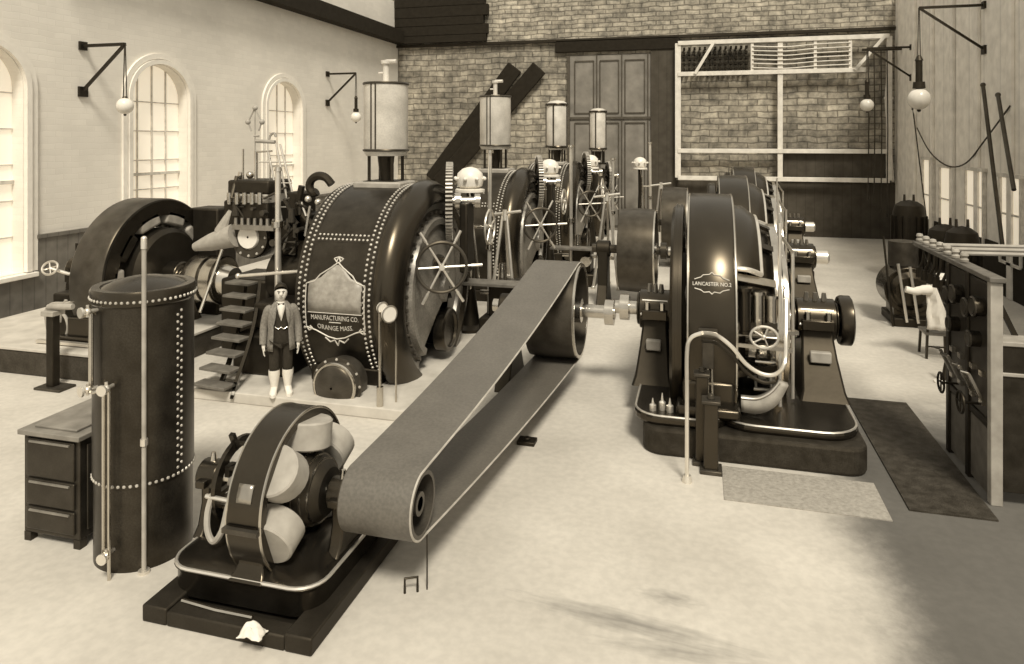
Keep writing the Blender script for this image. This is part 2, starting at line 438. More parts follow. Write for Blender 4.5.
struct(MB().box((dx1,YB-.14,0),(dx2,YB+.02,dz+.3)).build('trim_2', M_dadob, smooth=0))
lz0 = at(560,52,Y=YB).z; lz1 = at(560,41,Y=YB).z
struct(MB().box((at(556,45,Y=YB).x,YB-.2,lz0-.05),(dx2+.15,YB,lz1)).build('trim_3', M_timbershade, smooth=0, bevel=.03))
# dark timber girder at the head of the left wall and bulkhead over the corner
gz = at(398,45,Y=YB).z; bx = at(488,30,Y=YB).x
struct(MB().box((XL,12.0,gz),(XL+.5,YB,gz+.6)).build('trim_4', M_timbershade, smooth=0))
bk = MB()
zz = [gz+.0, gz+.35, gz+.8, gz+1.2, gz+1.7, gz+2.2]; ex = [0, .08, -.12, .1, -.05, .05]
for k in range(5): bk.box((XL, YB-.35-.02*k, zz[k]),(bx+ex[k], YB, zz[k+1]))
struct(bk.build('trim_5', M_timbershade, smooth=0))
# right wall, pilasters, windows
rw = struct(MB().box((XR,5,0),(XR+.4,YB,9.75)).build('wall_right', M_right, smooth=0))
pil = MB()
for y in (20.2,22.4,24.4,26.4,28.4): pil.box((XR-.1,y-.14,0),(XR,y+.14,9.75))
struct(pil.build('trim_6', M_right, smooth=0, bevel=.02))
struct(MB().box((XR-.05,5,0),(XR,YB,1.3)).build('baseboard_right', M_timbershade, smooth=0))
for i, (pa, pb, yt) in enumerate(((925,935,160),(942,953,168),(968,986,171),(1003,1024,178))):
    y0 = at(pb,yt,X=XR).y; y1 = at(pa,yt,X=XR).y; z1 = at((pa+pb)/2,yt,X=XR).z
    w = struct(MB().box((XR-.04,y0,.9),(XR-.02,y1,z1)).build('window_%d' % (i+4), M_pane, smooth=0))
    f = MB(); 
    for y in (y0, y1): f.box((XR-.09,y-.05,.9),(XR-.01,y+.05,z1))
    f.box((XR-.12,y0-.1,z1),(XR,y1+.1,z1+.1)); f.box((XR-.1,y0,.85),(XR,y1,.92)); f.box((XR-.08,y0,2.1),(XR-.02,y1,2.15))
    f.build('window_frame', M_muntin, w, smooth=0)
# wainscot-height plinth kerb under the turbines
kx0, kx1 = -7.7, -3.9
struct(MB().box((kx0,9.18,0),(kx1,29.5,.16)).build('trim_7', M_kerb, smooth=0, bevel=.015))

# ------------------------------------------------------------------ whitewashed timber rack on the back wall
RY = YB-.35
r = thing('timber_rack', 'white timber framework of posts and rails fixed on back wall', 'rack', (at(780,180,Y=RY).x, RY, at(780,180,Y=RY).z))
def W(px, py): return at(px, py, Y=RY)
zt_, zm_, zl_, zb_ = W(780,40).z, W(780,72).z, W(780,151).z, W(780,179).z
x0, xm, x1 = W(678,100).x, W(780,100).x, W(889,100).x
for x, wd in ((x0,.24),(xm,.2),(x1,.2)): MB().box((x-wd/2,RY-.1,zb_),(x+wd/2,RY+.06,zt_)).build('post', M_wtimber, r, bevel=.01)
for z, xe in ((zt_,x1),(zm_,W(866,70).x),(zl_,x1),(zb_,x1)): MB().box((x0,RY-.14,z-.09),(xe,RY-.02,z+.09)).build('rail', M_wtimber, r, bevel=.01)
for px in (752,815,850):
    x = W(px,60).x; MB().box((x-.06,RY-.1,zm_),(x+.06,RY,zt_)).build('stud', M_wtimber, r, bevel=.01)
MB().bar((W(695,70).x,RY-.17,zm_),(W(714,46).x,RY-.17,zt_), .12, .06, (0,1,0)).build('brace', M_wtimber, r)
MB().bar((W(854,66).x,RY-.17,zm_),(W(884,42).x,RY-.17,zt_), .12, .06, (0,1,0)).build('brace', M_wtimber, r)
g = MB()
for k in range(13):
    a = W(683+5.2*k,0).x; 
    for j in range(5):
        z = zm_+.15+(zt_-zm_-.3)*j/4.6
        g.box((a,RY-.04,z),(a+.09,RY+.3,z+.1))
gr = g.build('cleat_grid', M_timbershade, r, smooth=0)
wr = MB()
for k in range(6):
    z = zm_+.2+(zt_-zm_-.35)*k/5.5
    wr.tube(smoothpath([(W(752,0).x,RY-.12,z),(W(785,0).x,RY-.13,z-.07),(W(815,0).x,RY-.12,z),(W(850,0).x,RY-.12,z+.03)],5), .025, 5)
wr.build('wire_run', M_wtimber, r)
# dark boards behind the lower right bay
MB().box((xm+.15,RY+.1,zb_+.05),(x1-.1,RY+.3,zl_-.08)).build('infill_board', M_dadob, r, smooth=0)
# two dark bars stand in for shadow bands slanting across the brick wall
for i, (a, b, wpx, lab) in enumerate((((515,67),(432,180),20,'left one of two dark shadow bands slanting down the back wall'),
                                  ((540,68),(440,184),24,'right one of two dark shadow bands slanting down the back wall'))):
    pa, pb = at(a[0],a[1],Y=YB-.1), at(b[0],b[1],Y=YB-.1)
    o = MB().bar(pa+Vector((0,-.124*i,0)), pb+Vector((0,-.124*i,0)), .78, .12, (0,1,0)).build('slanting_shadow', M_timbershade, smooth=0, bevel=.05)
    tag(o, lab, 'shadow_band', 'dark slanting shadow bands')

# ------------------------------------------------------------------ arc lamps on wall brackets
def bracket_lamp(name, lab, wallpt, tip, low, lamp_z0, globe, gr, body=True, globe_mat=None, wallx=0):
    t = thing(name, lab, 'lamp', wallpt)
    a = MB(); a.bar(wallpt, tip, .07, .07); a.bar(low, tip, .06, .06); a.box(tuple(Vector(low)-Vector((.06,.12,.12))), tuple(Vector(low)+Vector((.06,.12,.12))))
    a.box(tuple(Vector(wallpt)-Vector((.06,.1,.1))), tuple(Vector(wallpt)+Vector((.06,.1,.1))))
    a.build('bracket', M_dark2, t)
    g = Vector(globe); tp = Vector(tip)
    c = MB()
    for s in (-.05,.05): c.tube([(tp.x+s*.2,tp.y,tp.z),(g.x+s,g.y,g.z+gr*.9)], .013, 6)
    c.build('cord', M_rope, t)
    if body:
        b = MB(); b.cyl((g.x,g.y,g.z+gr*1.0),(g.x,g.y,g.z+gr*1.6), gr*.55, gr*.5, 14); b.cyl((g.x,g.y,g.z+gr*1.6),(g.x,g.y,g.z+gr*3.6), gr*.3, gr*.3, 12)
        b.cyl((g.x,g.y,g.z+gr*3.6),(g.x,g.y,g.z+gr*4.1), gr*.38, gr*.15, 12)
        b.build('lamp_housing', M_dark2, t)
    else:
        b = MB(); b.cyl((g.x,g.y,g.z+gr*.85),(g.x,g.y,g.z+gr*1.2), gr*.4, gr*.25, 12); b.build('lamp_cap', M_grey, t)
    b = MB(); b.sphere(g, gr, 20, 12); b.build('globe', globe_mat or M_glass, t)
    b = MB(); b.sphere((g.x,g.y,g.z-gr*1.05), gr*.18, 8, 6); b.build('finial', M_dark2, t)
A = at(82,46,X=XL); tp = Vector((at(125,43,Y=A.y).x, A.y, A.z)); g = at(125,106,Y=A.y)
bracket_lamp('bracket_lamp', 'wall bracket lamp with round globe beside the nearest whole arched window', A, tp, (XL,A.y+.0,at(85,92,X=XL).z), 0, (tp.x,A.y,g.z), .19, False)
A = at(327,74,X=XL); tp = Vector((at(356,72,Y=A.y).x, A.y, A.z)); g = at(358,117,Y=A.y)
bracket_lamp('bracket_lamp', 'wall bracket lamp on pale wall between arched window and tall air vessel', A, tp, (XL,A.y,at(328,103,X=XL).z), 0, (tp.x,A.y,g.z), .2, True)
# right hand brackets hang from the right wall
for (pa, pt, pl, pg, r_, nm) in (((985,5),(919,11),(978,52),(919,99),.3,'wall bracket arc lamp high on right wall with long dark housing'),
                           ((912,47),(867,50),(910,78),(872,105),.24,'wall bracket arc lamp hanging before the white timber rack')):
    A = at(pa[0],pa[1],X=XR); T = at(pt[0],pt[1],Y=A.y); low = at(pl[0],pl[1],X=XR)
    g = at(pg[0],pg[1],Y=A.y)
    bracket_lamp('arc_lamp', nm, A, Vector((T.x,A.y,A.z)), (XR,A.y,low.z), 0, (T.x,A.y,g.z), r_, True)
# ------------------------------------------------------------------ wheel casings (great riveted drums)
PITCH = Vector((.3, 5.9, 0))
def ring_rivets(m, x, y, z, R, n, r=.035, a0=0, a1=2*PI, stag=0):
    for k in range(n):
        a = a0+(a1-a0)*(k+stag)/n
        m.rivet((x, y+R*math.sin(a), z+R*math.cos(a)), (0, math.sin(a), math.cos(a)), r)
def spoked_wheel(t, c, R, ext, nsp, rr=.022, mat=None, name='handwheel', hub=.06, rot=0.0, normal=None):
    """wheel in the Y-Z plane facing +X"""
    m = MB(); c = Vector(c)
    rim_ = MB(); rim_.tube([(c.x, c.y+R*math.sin(2*PI*k/40), c.z+R*math.cos(2*PI*k/40)) for k in range(40)], rr*(1.25 if normal else 1), 8, True)
    if not normal: m.f += [list(q) for q in rim_.f]; m.v += rim_.v
    for k in range(nsp):
        a = rot+2*PI*k/nsp; d = Vector((0, math.sin(a), math.cos(a)))
        m.cyl(c, c+d*(R+ext), rr*.85, rr*.75, 8)
        if ext: m.cyl(c+d*(R+ext*.3), c+d*(R+ext), rr*1.15, rr*1.0, 8)
    m.cyl(c-Vector((.06,0,0)), c+Vector((.06,0,0)), hub, hub*.8, 14)
    if normal:
        q = Vector((1,0,0)).rotation_difference(Vector(normal).normalized()); m.v = [c+q@(p-c) for p in m.v]; rim_.v = [c+q@(p-c) for p in rim_.v]
        w_ = m.build(name, mat or M_steel, t); rim_.build('wheel_rim', M_grey, w_); return w_
    return m.build(name, mat or M_steel, t)

def casing(Y0, R, x0, x1, z0, label, seam=True, emblem=False):
    t = thing('turbine_casing', label, 'turbine', ((x0+x1)/2, Y0, .16), 'riveted turbine casings')
    m = MB(); m.lathe([(x0-.25,.5),(x0-.2,R*.7),(x0-.02,R-.08),(x0,R),(x1,R)], (0,Y0,z0), 'X', 72, a0=-PI*.80, a1=PI*.80)
    m.build('shell', M_drum, t)
    for x, st in ((x0+.07,0),(x0+.16,.5),(x1-.22,0),(x1-.13,.5)):
        m = MB(); m.lathe([(x-.045,R-.01),(x-.045,R+.005),(x+.045,R+.005),(x+.045,R-.01)], (0,Y0,z0), 'X', 60, True, -PI*.78, PI*.1); n2 = len(m.f); ring_rivets(m, x, Y0, z0, R+.004, 60, .03, -PI*.78, PI*.1, st); m.build('rivet_band', M_drum, t, mat2=M_rivet, n2=n2)
    m = MB(); sa = -math.radians(55)
    m.grid([[Vector((x, Y0+(R+.004)*math.sin(sa+da), z0+(R+.004)*math.cos(sa+da))) for x in (x0+.2,x1-.25)] for da in (-.05,-.025,0,.025,.05)]); n2 = len(m.f)
    for da in (-.022, .022):
        n = 13
        for k in range(n):
            x = x0+.25+(x1-x0-.55)*k/(n-1); a = sa+da
            m.rivet((x, Y0+R*math.sin(a), z0+R*math.cos(a)), (0,math.sin(a),math.cos(a)), .028)
    m.build('seam_rivets', M_drum, t, mat2=M_rivet, n2=n2)
    # rolled flange and dished head
    m = MB(); m.lathe([(x1-.05,R-.05),(x1-.05,R+.05),(x1+.02,R+.09),(x1+.14,R+.08),(x1+.26,R+.0),(x1+.34,R-.14),(x1+.35,R-.26),(x1+.28,R-.32)], (0,Y0,z0), 'X', 80, a0=-PI*.82, a1=PI*.82)
    m.build('flange', M_dark, t)
    m = MB(); m.lathe([(x1+.28,R-.30),(x1+.24,R-.40),(x1+.24,R-.55),(x1+.33,R-.58),(x1+.33,R-.68),(x1+.27,R-.70),(x1+.32,R-.95),(x1+.38,R-1.25),(x1+.42,.36),(x1+.44,.28),(x1+.52,.26),(x1+.52,.02)], (0,Y0,z0), 'X', 80, a0=-PI*.83, a1=PI*.83)
    m.build('head', M_head, t)
    m = MB()
    for k in range(30):
        a = -PI*.8+PI*1.6*k/30
        m.cyl((x1+.24,Y0+(R-.47)*math.sin(a),z0+(R-.47)*math.cos(a)),(x1+.30,Y0+(R-.47)*math.sin(a),z0+(R-.47)*math.cos(a)), .035, .035, 6)
    for k in range(0):
        a = -PI*.8+PI*1.6*k/36
        m.cyl((x1+.33,Y0+(R-.63)*math.sin(a),z0+(R-.63)*math.cos(a)),(x1+.37,Y0+(R-.63)*math.sin(a),z0+(R-.63)*math.cos(a)), .022, .022, 6)
    m.lathe([(x1+.235,R-.52),(x1+.25,R-.52),(x1+.25,R-.42),(x1+.235,R-.42)], (0,Y0,z0), 'X', 60, True, -PI*.8, PI*.8); m.build('bolt_ring', M_grey, t)
    # manhole on the lower part of the head
    m = MB(); cy, cz = Y0+.15, z0-.78
    m.lathe([(x1+.30,.38),(x1+.47,.38),(x1+.50,.35),(x1+.50,.30),(x1+.46,.28),(x1+.47,0.01)], (0,cy,cz), 'X', 28)
    m.build('manhole_cover', M_dark, t)
    # feet
    for s in (-1,1): m = MB(); m.box((x0+.1,Y0+s*1.18-.28,.16),(x1-.1,Y0+s*1.18+.28,.42)); m.build('cradle', M_dark2, t, bevel=.03)
    # six armed gate wheel standing out from the head
    wx = x1+.50
    wc = Vector((x1+.70, Y0-.85, z0+.50))
    hw = spoked_wheel(t, wc, .40, .26, 6, .024, M_bright, rot=math.radians(30), normal=(.42,-.9,.05))
    m = MB(); wn = Vector((.42,-.9,.05)).normalized(); m.cyl(wc, wc-wn*.75, .045, .045, 12); m.cyl(wc-wn*.45, wc-wn*.75, .11, .13, 16); m.bar(wc-wn*.7, wc-wn*.7-Vector((.1,-.1,.9)), .12, .1); m.build('wheel_spindle', M_dark, t)
    # saddle casting on top
    m = MB(); m.box((x0+.25,Y0-.35,z0+R-.08),(x1-.25,Y0+.35,z0+R+.06)); m.build('saddle', M_paint, t, bevel=.03)
    # sector gear and shaft on the shoulder
    gx, gy, gz = x1+.36, Y0+.45, z0+1.45
    def tilt(mm):
        Rz = Matrix.Rotation(math.radians(19), 3, 'Z'); o_ = Vector((gx,gy,gz)); mm.v = [o_+Rz@(p-o_) for p in mm.v]; return mm
    m = MB(); m.lathe([(-.06,.50),(-.06,.66),(.06,.66),(.06,.50)], (gx,gy,gz), 'X', 48, True)
    for k in range(4): a = k*PI/4; m.bar((gx,gy-.52*math.sin(a),gz-.52*math.cos(a)),(gx,gy+.52*math.sin(a),gz+.52*math.cos(a)), .07,.05,(1,0,0))
    ge = tilt(m).build('gear_wheel', M_grey, t)
    m = MB()
    for k in range(60):
        a = 2*PI*k/60; m.bar((gx-.06,gy+.68*math.sin(a),gz+.68*math.cos(a)),(gx+.06,gy+.68*math.sin(a),gz+.68*math.cos(a)), .03,.05,(0,math.sin(a),math.cos(a)))
    tilt(m).build('gear_teeth', M_rivet, ge)
    m = MB(); m.cyl((gx-.55,gy,gz),(gx+.55,gy,gz), .07, .07, 14); m.cyl((gx-.5,gy,gz),(gx-.32,gy,gz), .17, .17, 18); m.cyl((gx+.1,gy,gz),(gx+.2,gy,gz), .15,.15,18)
    m.cyl((gx+.45,gy,gz),(gx+.55,gy,gz), .13,.13,18)
    tilt(m).build('gear_shaft', M_steel, t)
    m = MB(); m.box((gx-.5,gy-.16,z0+.9),(gx-.36,gy+.16,gz-.05)); m.box((gx+.25,gy-.2,z0+.2),(gx+.4,gy+.2,gz-.02)); m.build('bearing_bracket', M_dark2, t, bevel=.03)
    return t
CX0, CX1, CY, CZ, CR = -6.12, -4.72, 11.45, 1.45, 1.76
cas = casing(CY, CR, CX0, CX1, CZ, 'nearest great riveted turbine casing with gilt maker panel')
for i, lab in enumerate(('second riveted turbine casing in the row, behind the nearest one', 'third riveted turbine casing, in front of the far door', 'farthest turbine casing of the row at the back wall')):
    c = copy_thing(cas, PITCH*(i+1), lab, 'riveted turbine casings')
    if i == 2: c.scale = (.78,.78,.86); c.location.y -= .35
# gilt panel and lettering on the nearest shell
def on_drum(s, h, lift=.006): 
    a = -PI/2+h/CR
    return Vector((-5.43+s, CY+(CR+lift)*math.sin(a), CZ+.0+(CR+lift)*math.cos(a)))
def drum_poly(m, pts, lift, n=10):
    """strip between left and right outline points at successive heights"""
    rows = [[on_drum(xa+(xb-xa)*k/6, h, lift) for k in range(7)] for (h, xa, xb) in pts]
    m.grid(rows)
def drum_line(m, pts, r=.012):
    out = []
    for (a, b) in zip(pts[:-1], pts[1:]):
        for k in range(5): out.append(on_drum(a[0]+(b[0]-a[0])*k/5, a[1]+(b[1]-a[1])*k/5, .004))
    out.append(on_drum(pts[-1][0], pts[-1][1], .004)); m.tube(out, r, 5)
sgn = thing('maker_panel', 'gilt maker panel with lettering painted on nearest turbine drum', 'sign', tuple(on_drum(0,-.6)))
H0 = .06
m = MB()
drum_poly(m, [(H0-.17,-.46,.46),(H0+.0,-.46,.46),(H0+.2,-.46,.46),(H0+.30,-.44,.44),(H0+.36,-.26,.26),(H0+.46,-.16,.16),(H0+.56,-.02,.02)], .004)
m.build('panel_glare', M_glare, sgn, solid=.004)  # pale fill paints the glare over the upper panel
m = MB()
drum_line(m, [(-.5,H0-.42),(-.5,H0+.26),(-.36,H0+.30),(-.28,H0+.40),(-.10,H0+.52),(0,H0+.60),(.10,H0+.52),(.28,H0+.40),(.36,H0+.30),(.5,H0+.26),(.5,H0-.42),(.34,H0-.47),(.14,H0-.57),(0,H0-.60),(-.14,H0-.57),(-.34,H0-.47),(-.5,H0-.42)], .011)
drum_line(m, [(-.46,H0-.18),(.46,H0-.18)], .007)
for sx in (-1,1):
    drum_line(m, [(sx*.5,H0-.42),(sx*.46,H0-.48),(sx*.40,H0-.44),(sx*.44,H0-.40)], .012)
    drum_line(m, [(sx*.20,H0-.58),(sx*.12,H0-.66),(sx*.04,H0-.62),(0,H0-.72)], .012)
    drum_line(m, [(sx*.02,H0+.60),(sx*.08,H0+.66),(0,H0+.69),(sx*.03,H0+.62)], .010)
m.build('scroll_border', M_gilt, sgn)
def drum_text(txt, size, s0, h0, arc=0, sx=1.0, mat=None):
    vs, fs = text_mesh(txt, size); m = MB()
    m.add([on_drum(s0+p.x*sx, h0+p.y+arc*(p.x*sx)**2, .012) for p in vs], fs)
    return m.build('lettering', mat or M_gilt, sgn, smooth=0, solid=.003)
drum_text('MANUFACTURING CO.', .108, 0, H0-.255, 0, .72)
drum_text('ORANGE MASS.', .11, 0, H0-.42, .30, .80)
m = MB(); drum_line(m, [(-.1,H0-.325),(.1,H0-.325)], .008); m.build('flourish', M_gilt, sgn)

# round hand-hole boss with polished cover low on the nearest drum
t = thing('hand_hole_boss', 'round bolted outlet boss low on front of nearest drum', 'valve', (-5.5,9.5,.16))
bc = at(335,386,Y=9.45)
m = MB(); m.lathe([(.35,.36),(.05,.36),(.0,.33),(-.04,.31),(-.06,.28),(-.10,.18),(-.12,.02)], bc, 'Y', 32); m.build('boss', M_grey, t)
m = MB(); m.tube([(bc.x+.33*math.cos(a*PI/16),bc.y-.02,bc.z+.33*math.sin(a*PI/16)) for a in range(32)], .025, 6, True); m.build('bright_ring', M_steel, t)
m = MB()
m.lathe([(.05,.35),(.05,.41),(.07,.41),(.07,.35)], bc, 'Y', 32, True); n2 = len(m.f)
for k in range(12): a = k*PI/6; m.rivet((bc.x+.38*math.cos(a), bc.y+.05, bc.z+.38*math.sin(a)), (0,-1,0), .03)
m.build('stud_ring', M_grey, t, mat2=M_rivet, n2=n2)
# polished drain pipe, gauge rod with two dial gauges
t = thing('gauge_stand', 'thin bright pipe carrying two small round dials before nearest drum', 'gauge', tuple(at(380,406,Z=.16)))
p0 = at(380,406,Z=.16); top = at(381,312,Y=p0.y)
m = MB(); m.tube([p0, Vector((p0.x,p0.y,top.z))], .02, 8); m.cyl(p0, p0+Vector((0,0,.28)), .05, .05, 10); m.build('pipe', M_steel, t)
m = MB(); q = at(331,404,Y=p0.y); m.tube([q, Vector((p0.x,p0.y,q.z))], .025, 8); m.build('drain_pipe', M_steel, t)
for (px, py, r_) in ((382,308,.085),(389,314,.12)):
    c = at(px,py,Y=p0.y+.05)
    m = MB(); m.cyl(c+Vector((-.012,.008,0)), c+Vector((.018,-.012,0)), r_, r_, 20); m.build('dial', M_enam, t)
    m = MB(); m.tube([(c.x+.018+r_*math.cos(k*PI/10)*.55, c.y-.012+r_*math.cos(k*PI/10)*.83, c.z+r_*math.sin(k*PI/10)) for k in range(20)], .012, 5, True); m.build('bezel', M_brass, t)
p2 = at(396,402,Z=.16); m = MB(); m.tube([p2, (p2.x,p2.y,at(389,320,Y=p2.y).z)], .016, 6); m.build('rear_pipe', M_steel, t)

# ------------------------------------------------------------------ air vessels standing on the casings
def vessel(loc, lab, R=.375, h=1.15, base=.55, dome=False, band=False):
    x, y, z = loc
    t = thing('air_vessel', lab, 'tank', loc, 'air vessels on the turbines')
    m = MB()
    for dx in (-.22,.22):
        for dy in (-.22,.22): m.cyl((x+dx,y+dy,z),(x+dx,y+dy,z+base), .03,.03,8)
    m.cyl((x,y,z),(x,y,z+base), .1, .16, 14); m.box((x-.3,y-.3,z),(x+.3,y+.3,z+.06))
    m.build('stand', M_dark2, t)
    m = MB(); prof = [(base-.08,.05),(base-.08,R*.9),(base,R),(base+h,R)]
    if dome: prof += [(base+h+.05,R-.02),(base+h+.12,R-.12),(base+h+.15,.01)]
    else: prof += [(base+h,R-.03),(base+h-.02,.02)]
    m.lathe(prof, (x,y,z), 'Z', 36); m.build('shell', M_tankp, t)
    for zz in (base+.02, base+h): m = MB(); m.tube([(x+R*math.cos(k*PI/16),y+R*math.sin(k*PI/16),z+zz) for k in range(32)], .025 if not band else .045, 6, True); m.build('rim', M_grey if not band else M_dark, t)
    m = MB(); 
    for a in (-1.85, -1.62) if not band else (-1.72, -2.9, -.25): m.cyl((x+R*math.cos(a),y+R*math.sin(a),z+base),(x+R*math.cos(a),y+R*math.sin(a),z+base+h), .016 if not band else .03, None, 6)
    m.build('seam_strip', M_grey, t)
    if not dome:
        m = MB(); zz = z+base+h; m.cyl((x,y,zz-.05),(x,y,zz+.38), .055,.055,12); m.cyl((x,y,zz+.36),(x,y,zz+.42), .09,.09,12)
        m.tube([(x,y,zz+.40),(x+.2,y,zz+.40)], .04, 8); m.cyl((x,y,zz+.0),(x,y,zz+.05), .12,.12,14); m.tube([(x-.02,y,zz+.2),(x-.14,y,zz+.2)], .02, 6)
        m.build('vent_pipe', M_tankp, t)
    return t
vessel((-5.42,11.5,3.22), 'largest pale air vessel, standing on nearest riveted turbine casing', .39, 1.2, .58)
vessel((-5.12,17.4,3.22), 'pale air vessel with vent pipe before dark slanting bands', .40, 1.28, .62)
p = at(557,127,Y=23.4); vessel((p.x,p.y,3.2), 'smaller domed air vessel against the left edge of great door', .36, 1.45, .55, True, True)
p = at(598,127,Y=28.85); vessel((p.x,p.y,3.0), 'dark rimmed air vessel in front of great door, farthest of the four', .34, 1.55, .62, True, True)

# ------------------------------------------------------------------ pale ball governors, small handwheels, bright rods and A-frame stands, one set per turbine
def governor(loc, lab):
    x, y, z = loc
    t = thing('ball_governor', lab, 'governor', loc, 'pale governors beside the turbines')
    zt = 2.95
    m = MB(); m.lathe([(z,.34),(z+.06,.34),(z+.12,.2),(1.0,.10),(2.0,.07),(zt,.08),(zt,.01)], (x,y,0), 'Z', 20); m.build('pedestal', M_dark2, t)
    m = MB(); m.cyl((x-.3,y,zt-.02),(x+.3,y,zt-.02), .02,.02,8); m.lathe([(zt,.02),(zt,.30),(zt+.05,.30),(zt+.07,.22),(zt+.07,.02)], (x,y,0), 'Z', 24); m.build('base_dish', M_enam, t)
    m = MB(); m.lathe([(zt+.06,.16),(zt+.12,.25),(zt+.25,.28),(zt+.38,.25),(zt+.47,.15),(zt+.50,.05),(zt+.505,.005)], (x,y,0), 'Z', 26)
    m.build('housing', M_enam, t)
    for k in range(8):
        m = MB(); a = k*PI/4; c = Vector((x+.31*math.cos(a), y+.31*math.sin(a), zt+.27)); m.tube([(x+.24*math.cos(a),y+.24*math.sin(a),zt+.27), c], .03, 6); m.sphere(c, .04, 10, 6); m.build('knob', M_enam, t)
    # oval handwheel on a bracket to the right
    hx = x+.42
    m = MB(); m.cyl((x,y,2.25),(hx,y,2.25), .035,.035,10); m.build('spindle', M_steel, t)
    spoked_wheel(t, (hx,y,2.25), .34, 0, 5, .024, M_bright, 'handwheel')
    m = MB(); m.tube([(x+.02,y-.1,zt),(x+.22,y-.1,1.2)], .025, 6); m.tube([(x+.1,y-.12,zt-.3),(x+.05,y-.12,1.0)], .02, 6); m.build('linkage_rod', M_steel, t)
    return t
gp = at(470,170,Y=13.5)
gv = governor((gp.x,13.5,.16), 'pale ball governor with oval handwheel beside nearest turbine casing')
for i, lab in enumerate(('pale ball governor below the smaller domed air vessel', 'pale ball governor in front of the great door')):
    copy_thing(gv, PITCH*(i+1)+Vector((.05,.2,0)), lab, 'pale governors beside the turbines')
p = at(640,147,Y=29.5); copy_thing(gv, (p.x-gp.x,16.0,-.16), 'farthest ball governor, beside dark strip right of the door', 'pale governors beside the turbines')

def rod(name, px0, py0, px1, py1, Y, r_, lab, mat=None, group='bright standing rods'):
    a = at(px0,py0,Y=Y); b = at(px1,py1,Y=Y); b.z = .16 if b.x < -3.9 else 0.0; b.x = b.x; 
    t = thing(name, lab, 'pipe', (b.x,b.y,b.z), group)
    m = MB(); m.cyl(b, (a.x,a.y,a.z), r_, r_*.9, 10); m.build('rod', mat or M_bright, t)
    for q0, q1, ra in ((b, b+Vector((0,0,.1)), 2.2),(Vector((a.x,a.y,a.z-.06)), Vector((a.x,a.y,a.z)), 1.8),(b+(a-b)*.45, b+(a-b)*.48, 1.7)):
        m = MB(); m.cyl(q0, q1, r_*ra, r_*ra*.9, 12); m.build('collar', M_steel, t)
    return t
rod('standpipe', 490,150,489,318, 13.5, .045, 'tall bright standpipe in front of the second turbine casing')
rod('standpipe', 571,145,571,278, 19.0, .05, 'tall bright standpipe in front of the third turbine casing')
rod('standpipe', 613,158,613,262, 23.5, .05, 'thin bright standpipe just right of the far door governor')
rod('standpipe', 650,142,651,240, 27.0, .05, 'farthest bright standpipe, against dark strip beside the door')
def aframe(loc, h, w, lab):
    x, y, z = loc; t = thing('stand', lab, 'stand', loc, 'bright A-frame stands')
    for i, (dx, dy) in enumerate(((-w,-.25),(w,-.25),(0,.45))):
        m = MB(); m.tube([(x+dx,y+dy,z),(x+dx*.15,y+dy*.1,z+h)], [.04,.03], 8); m.sphere((x+dx,y+dy,z+.03), .06, 8, 6); m.build('leg', M_bright, t)
    m = MB(); m.tube([(x-w*.6,y-.15,z+h*.45),(x+w*.6,y-.15,z+h*.45)], .025, 8); m.build('crossbar', M_bright, t)
    m = MB(); m.tube([(x-.35,y,z+h),(x+.35,y,z+h+.1)], .03, 8); m.cyl((x,y,z+h-.1),(x,y,z+h+.12), .07,.05,12); m.build('head', M_bright, t)
    return t
p = at(505,290,Y=14.2); aframe((p.x,14.2,.16), 2.25, .30, 'bright A-frame stand behind the driving belt')
p = at(607,290,Y=19.0); aframe((p.x,19.0,.0), 2.45, .34, 'bright A-frame stand left of the nearer dark pulley')
p = at(661,260,Y=25.0); aframe((p.x,25.0,0), 2.4, .28, 'small bright A-frame stand behind the farther dark pulley')
# iron platforms and gear boxes between the units
def pumpset(loc, lab):
    x, y, z = loc; t = thing('gate_gearbox', lab, 'machine', loc, 'gate gearboxes between the turbines')
    m = MB(); m.box((x-.45,y-.5,z),(x+.45,y+.5,z+.35)); m.box((x-.3,y-.35,z+.35),(x+.3,y+.35,z+1.0)); m.build('body', M_dark2, t, bevel=.04)
    m = MB(); m.cyl((x+.2,y-.38,z+.7),(x+.2,y-.6,z+.7), .14,.14,16); m.cyl((x-.1,y,z+1.0),(x-.1,y,z+1.35), .1,.07,12); m.cyl((x-.5,y-.2,z+.8),(x+.55,y-.2,z+.8), .05,.05,10); m.build('shaft_boss', M_steel, t)
    m = MB(); m.box((x-.75,y-.75,z+1.02),(x+.75,y-.3,z+1.08)); m.build('step_plate', M_tread, t, bevel=.01)
    return t
pumpset((-3.75,13.6,.16), 'dark gate gearbox with step plate behind the driving belt')
pumpset((-3.2,19.4,0), 'dark gate gearbox with step plate in front of third casing')
# ------------------------------------------------------------------ right hand row of generators
GY, GZ = 11.2, 1.35
GP = Vector((.57, 5.9, 0))
def rounded(x0, y0, x1, y1, r, n=6):
    o = []
    for (cx, cy, a0) in ((x1-r,y1-r,0),(x0+r,y1-r,PI/2),(x0+r,y0+r,PI),(x1-r,y0+r,1.5*PI)):
        for k in range(n+1):
            a = a0+PI/2*k/n; o.append((cx+r*math.cos(a), cy+r*math.sin(a)))
    return o
pl = MB(); pl.prism(rounded(-.72,9.05,1.95,13.4,.25), 0, .34, 'Z')
pl = pl.build('foundation_plinth', M_plinth, bevel=.04, smooth=0); tag(pl, 'dark speckled stone plinth under nearest lettered generator', 'plinth', 'generator plinths')

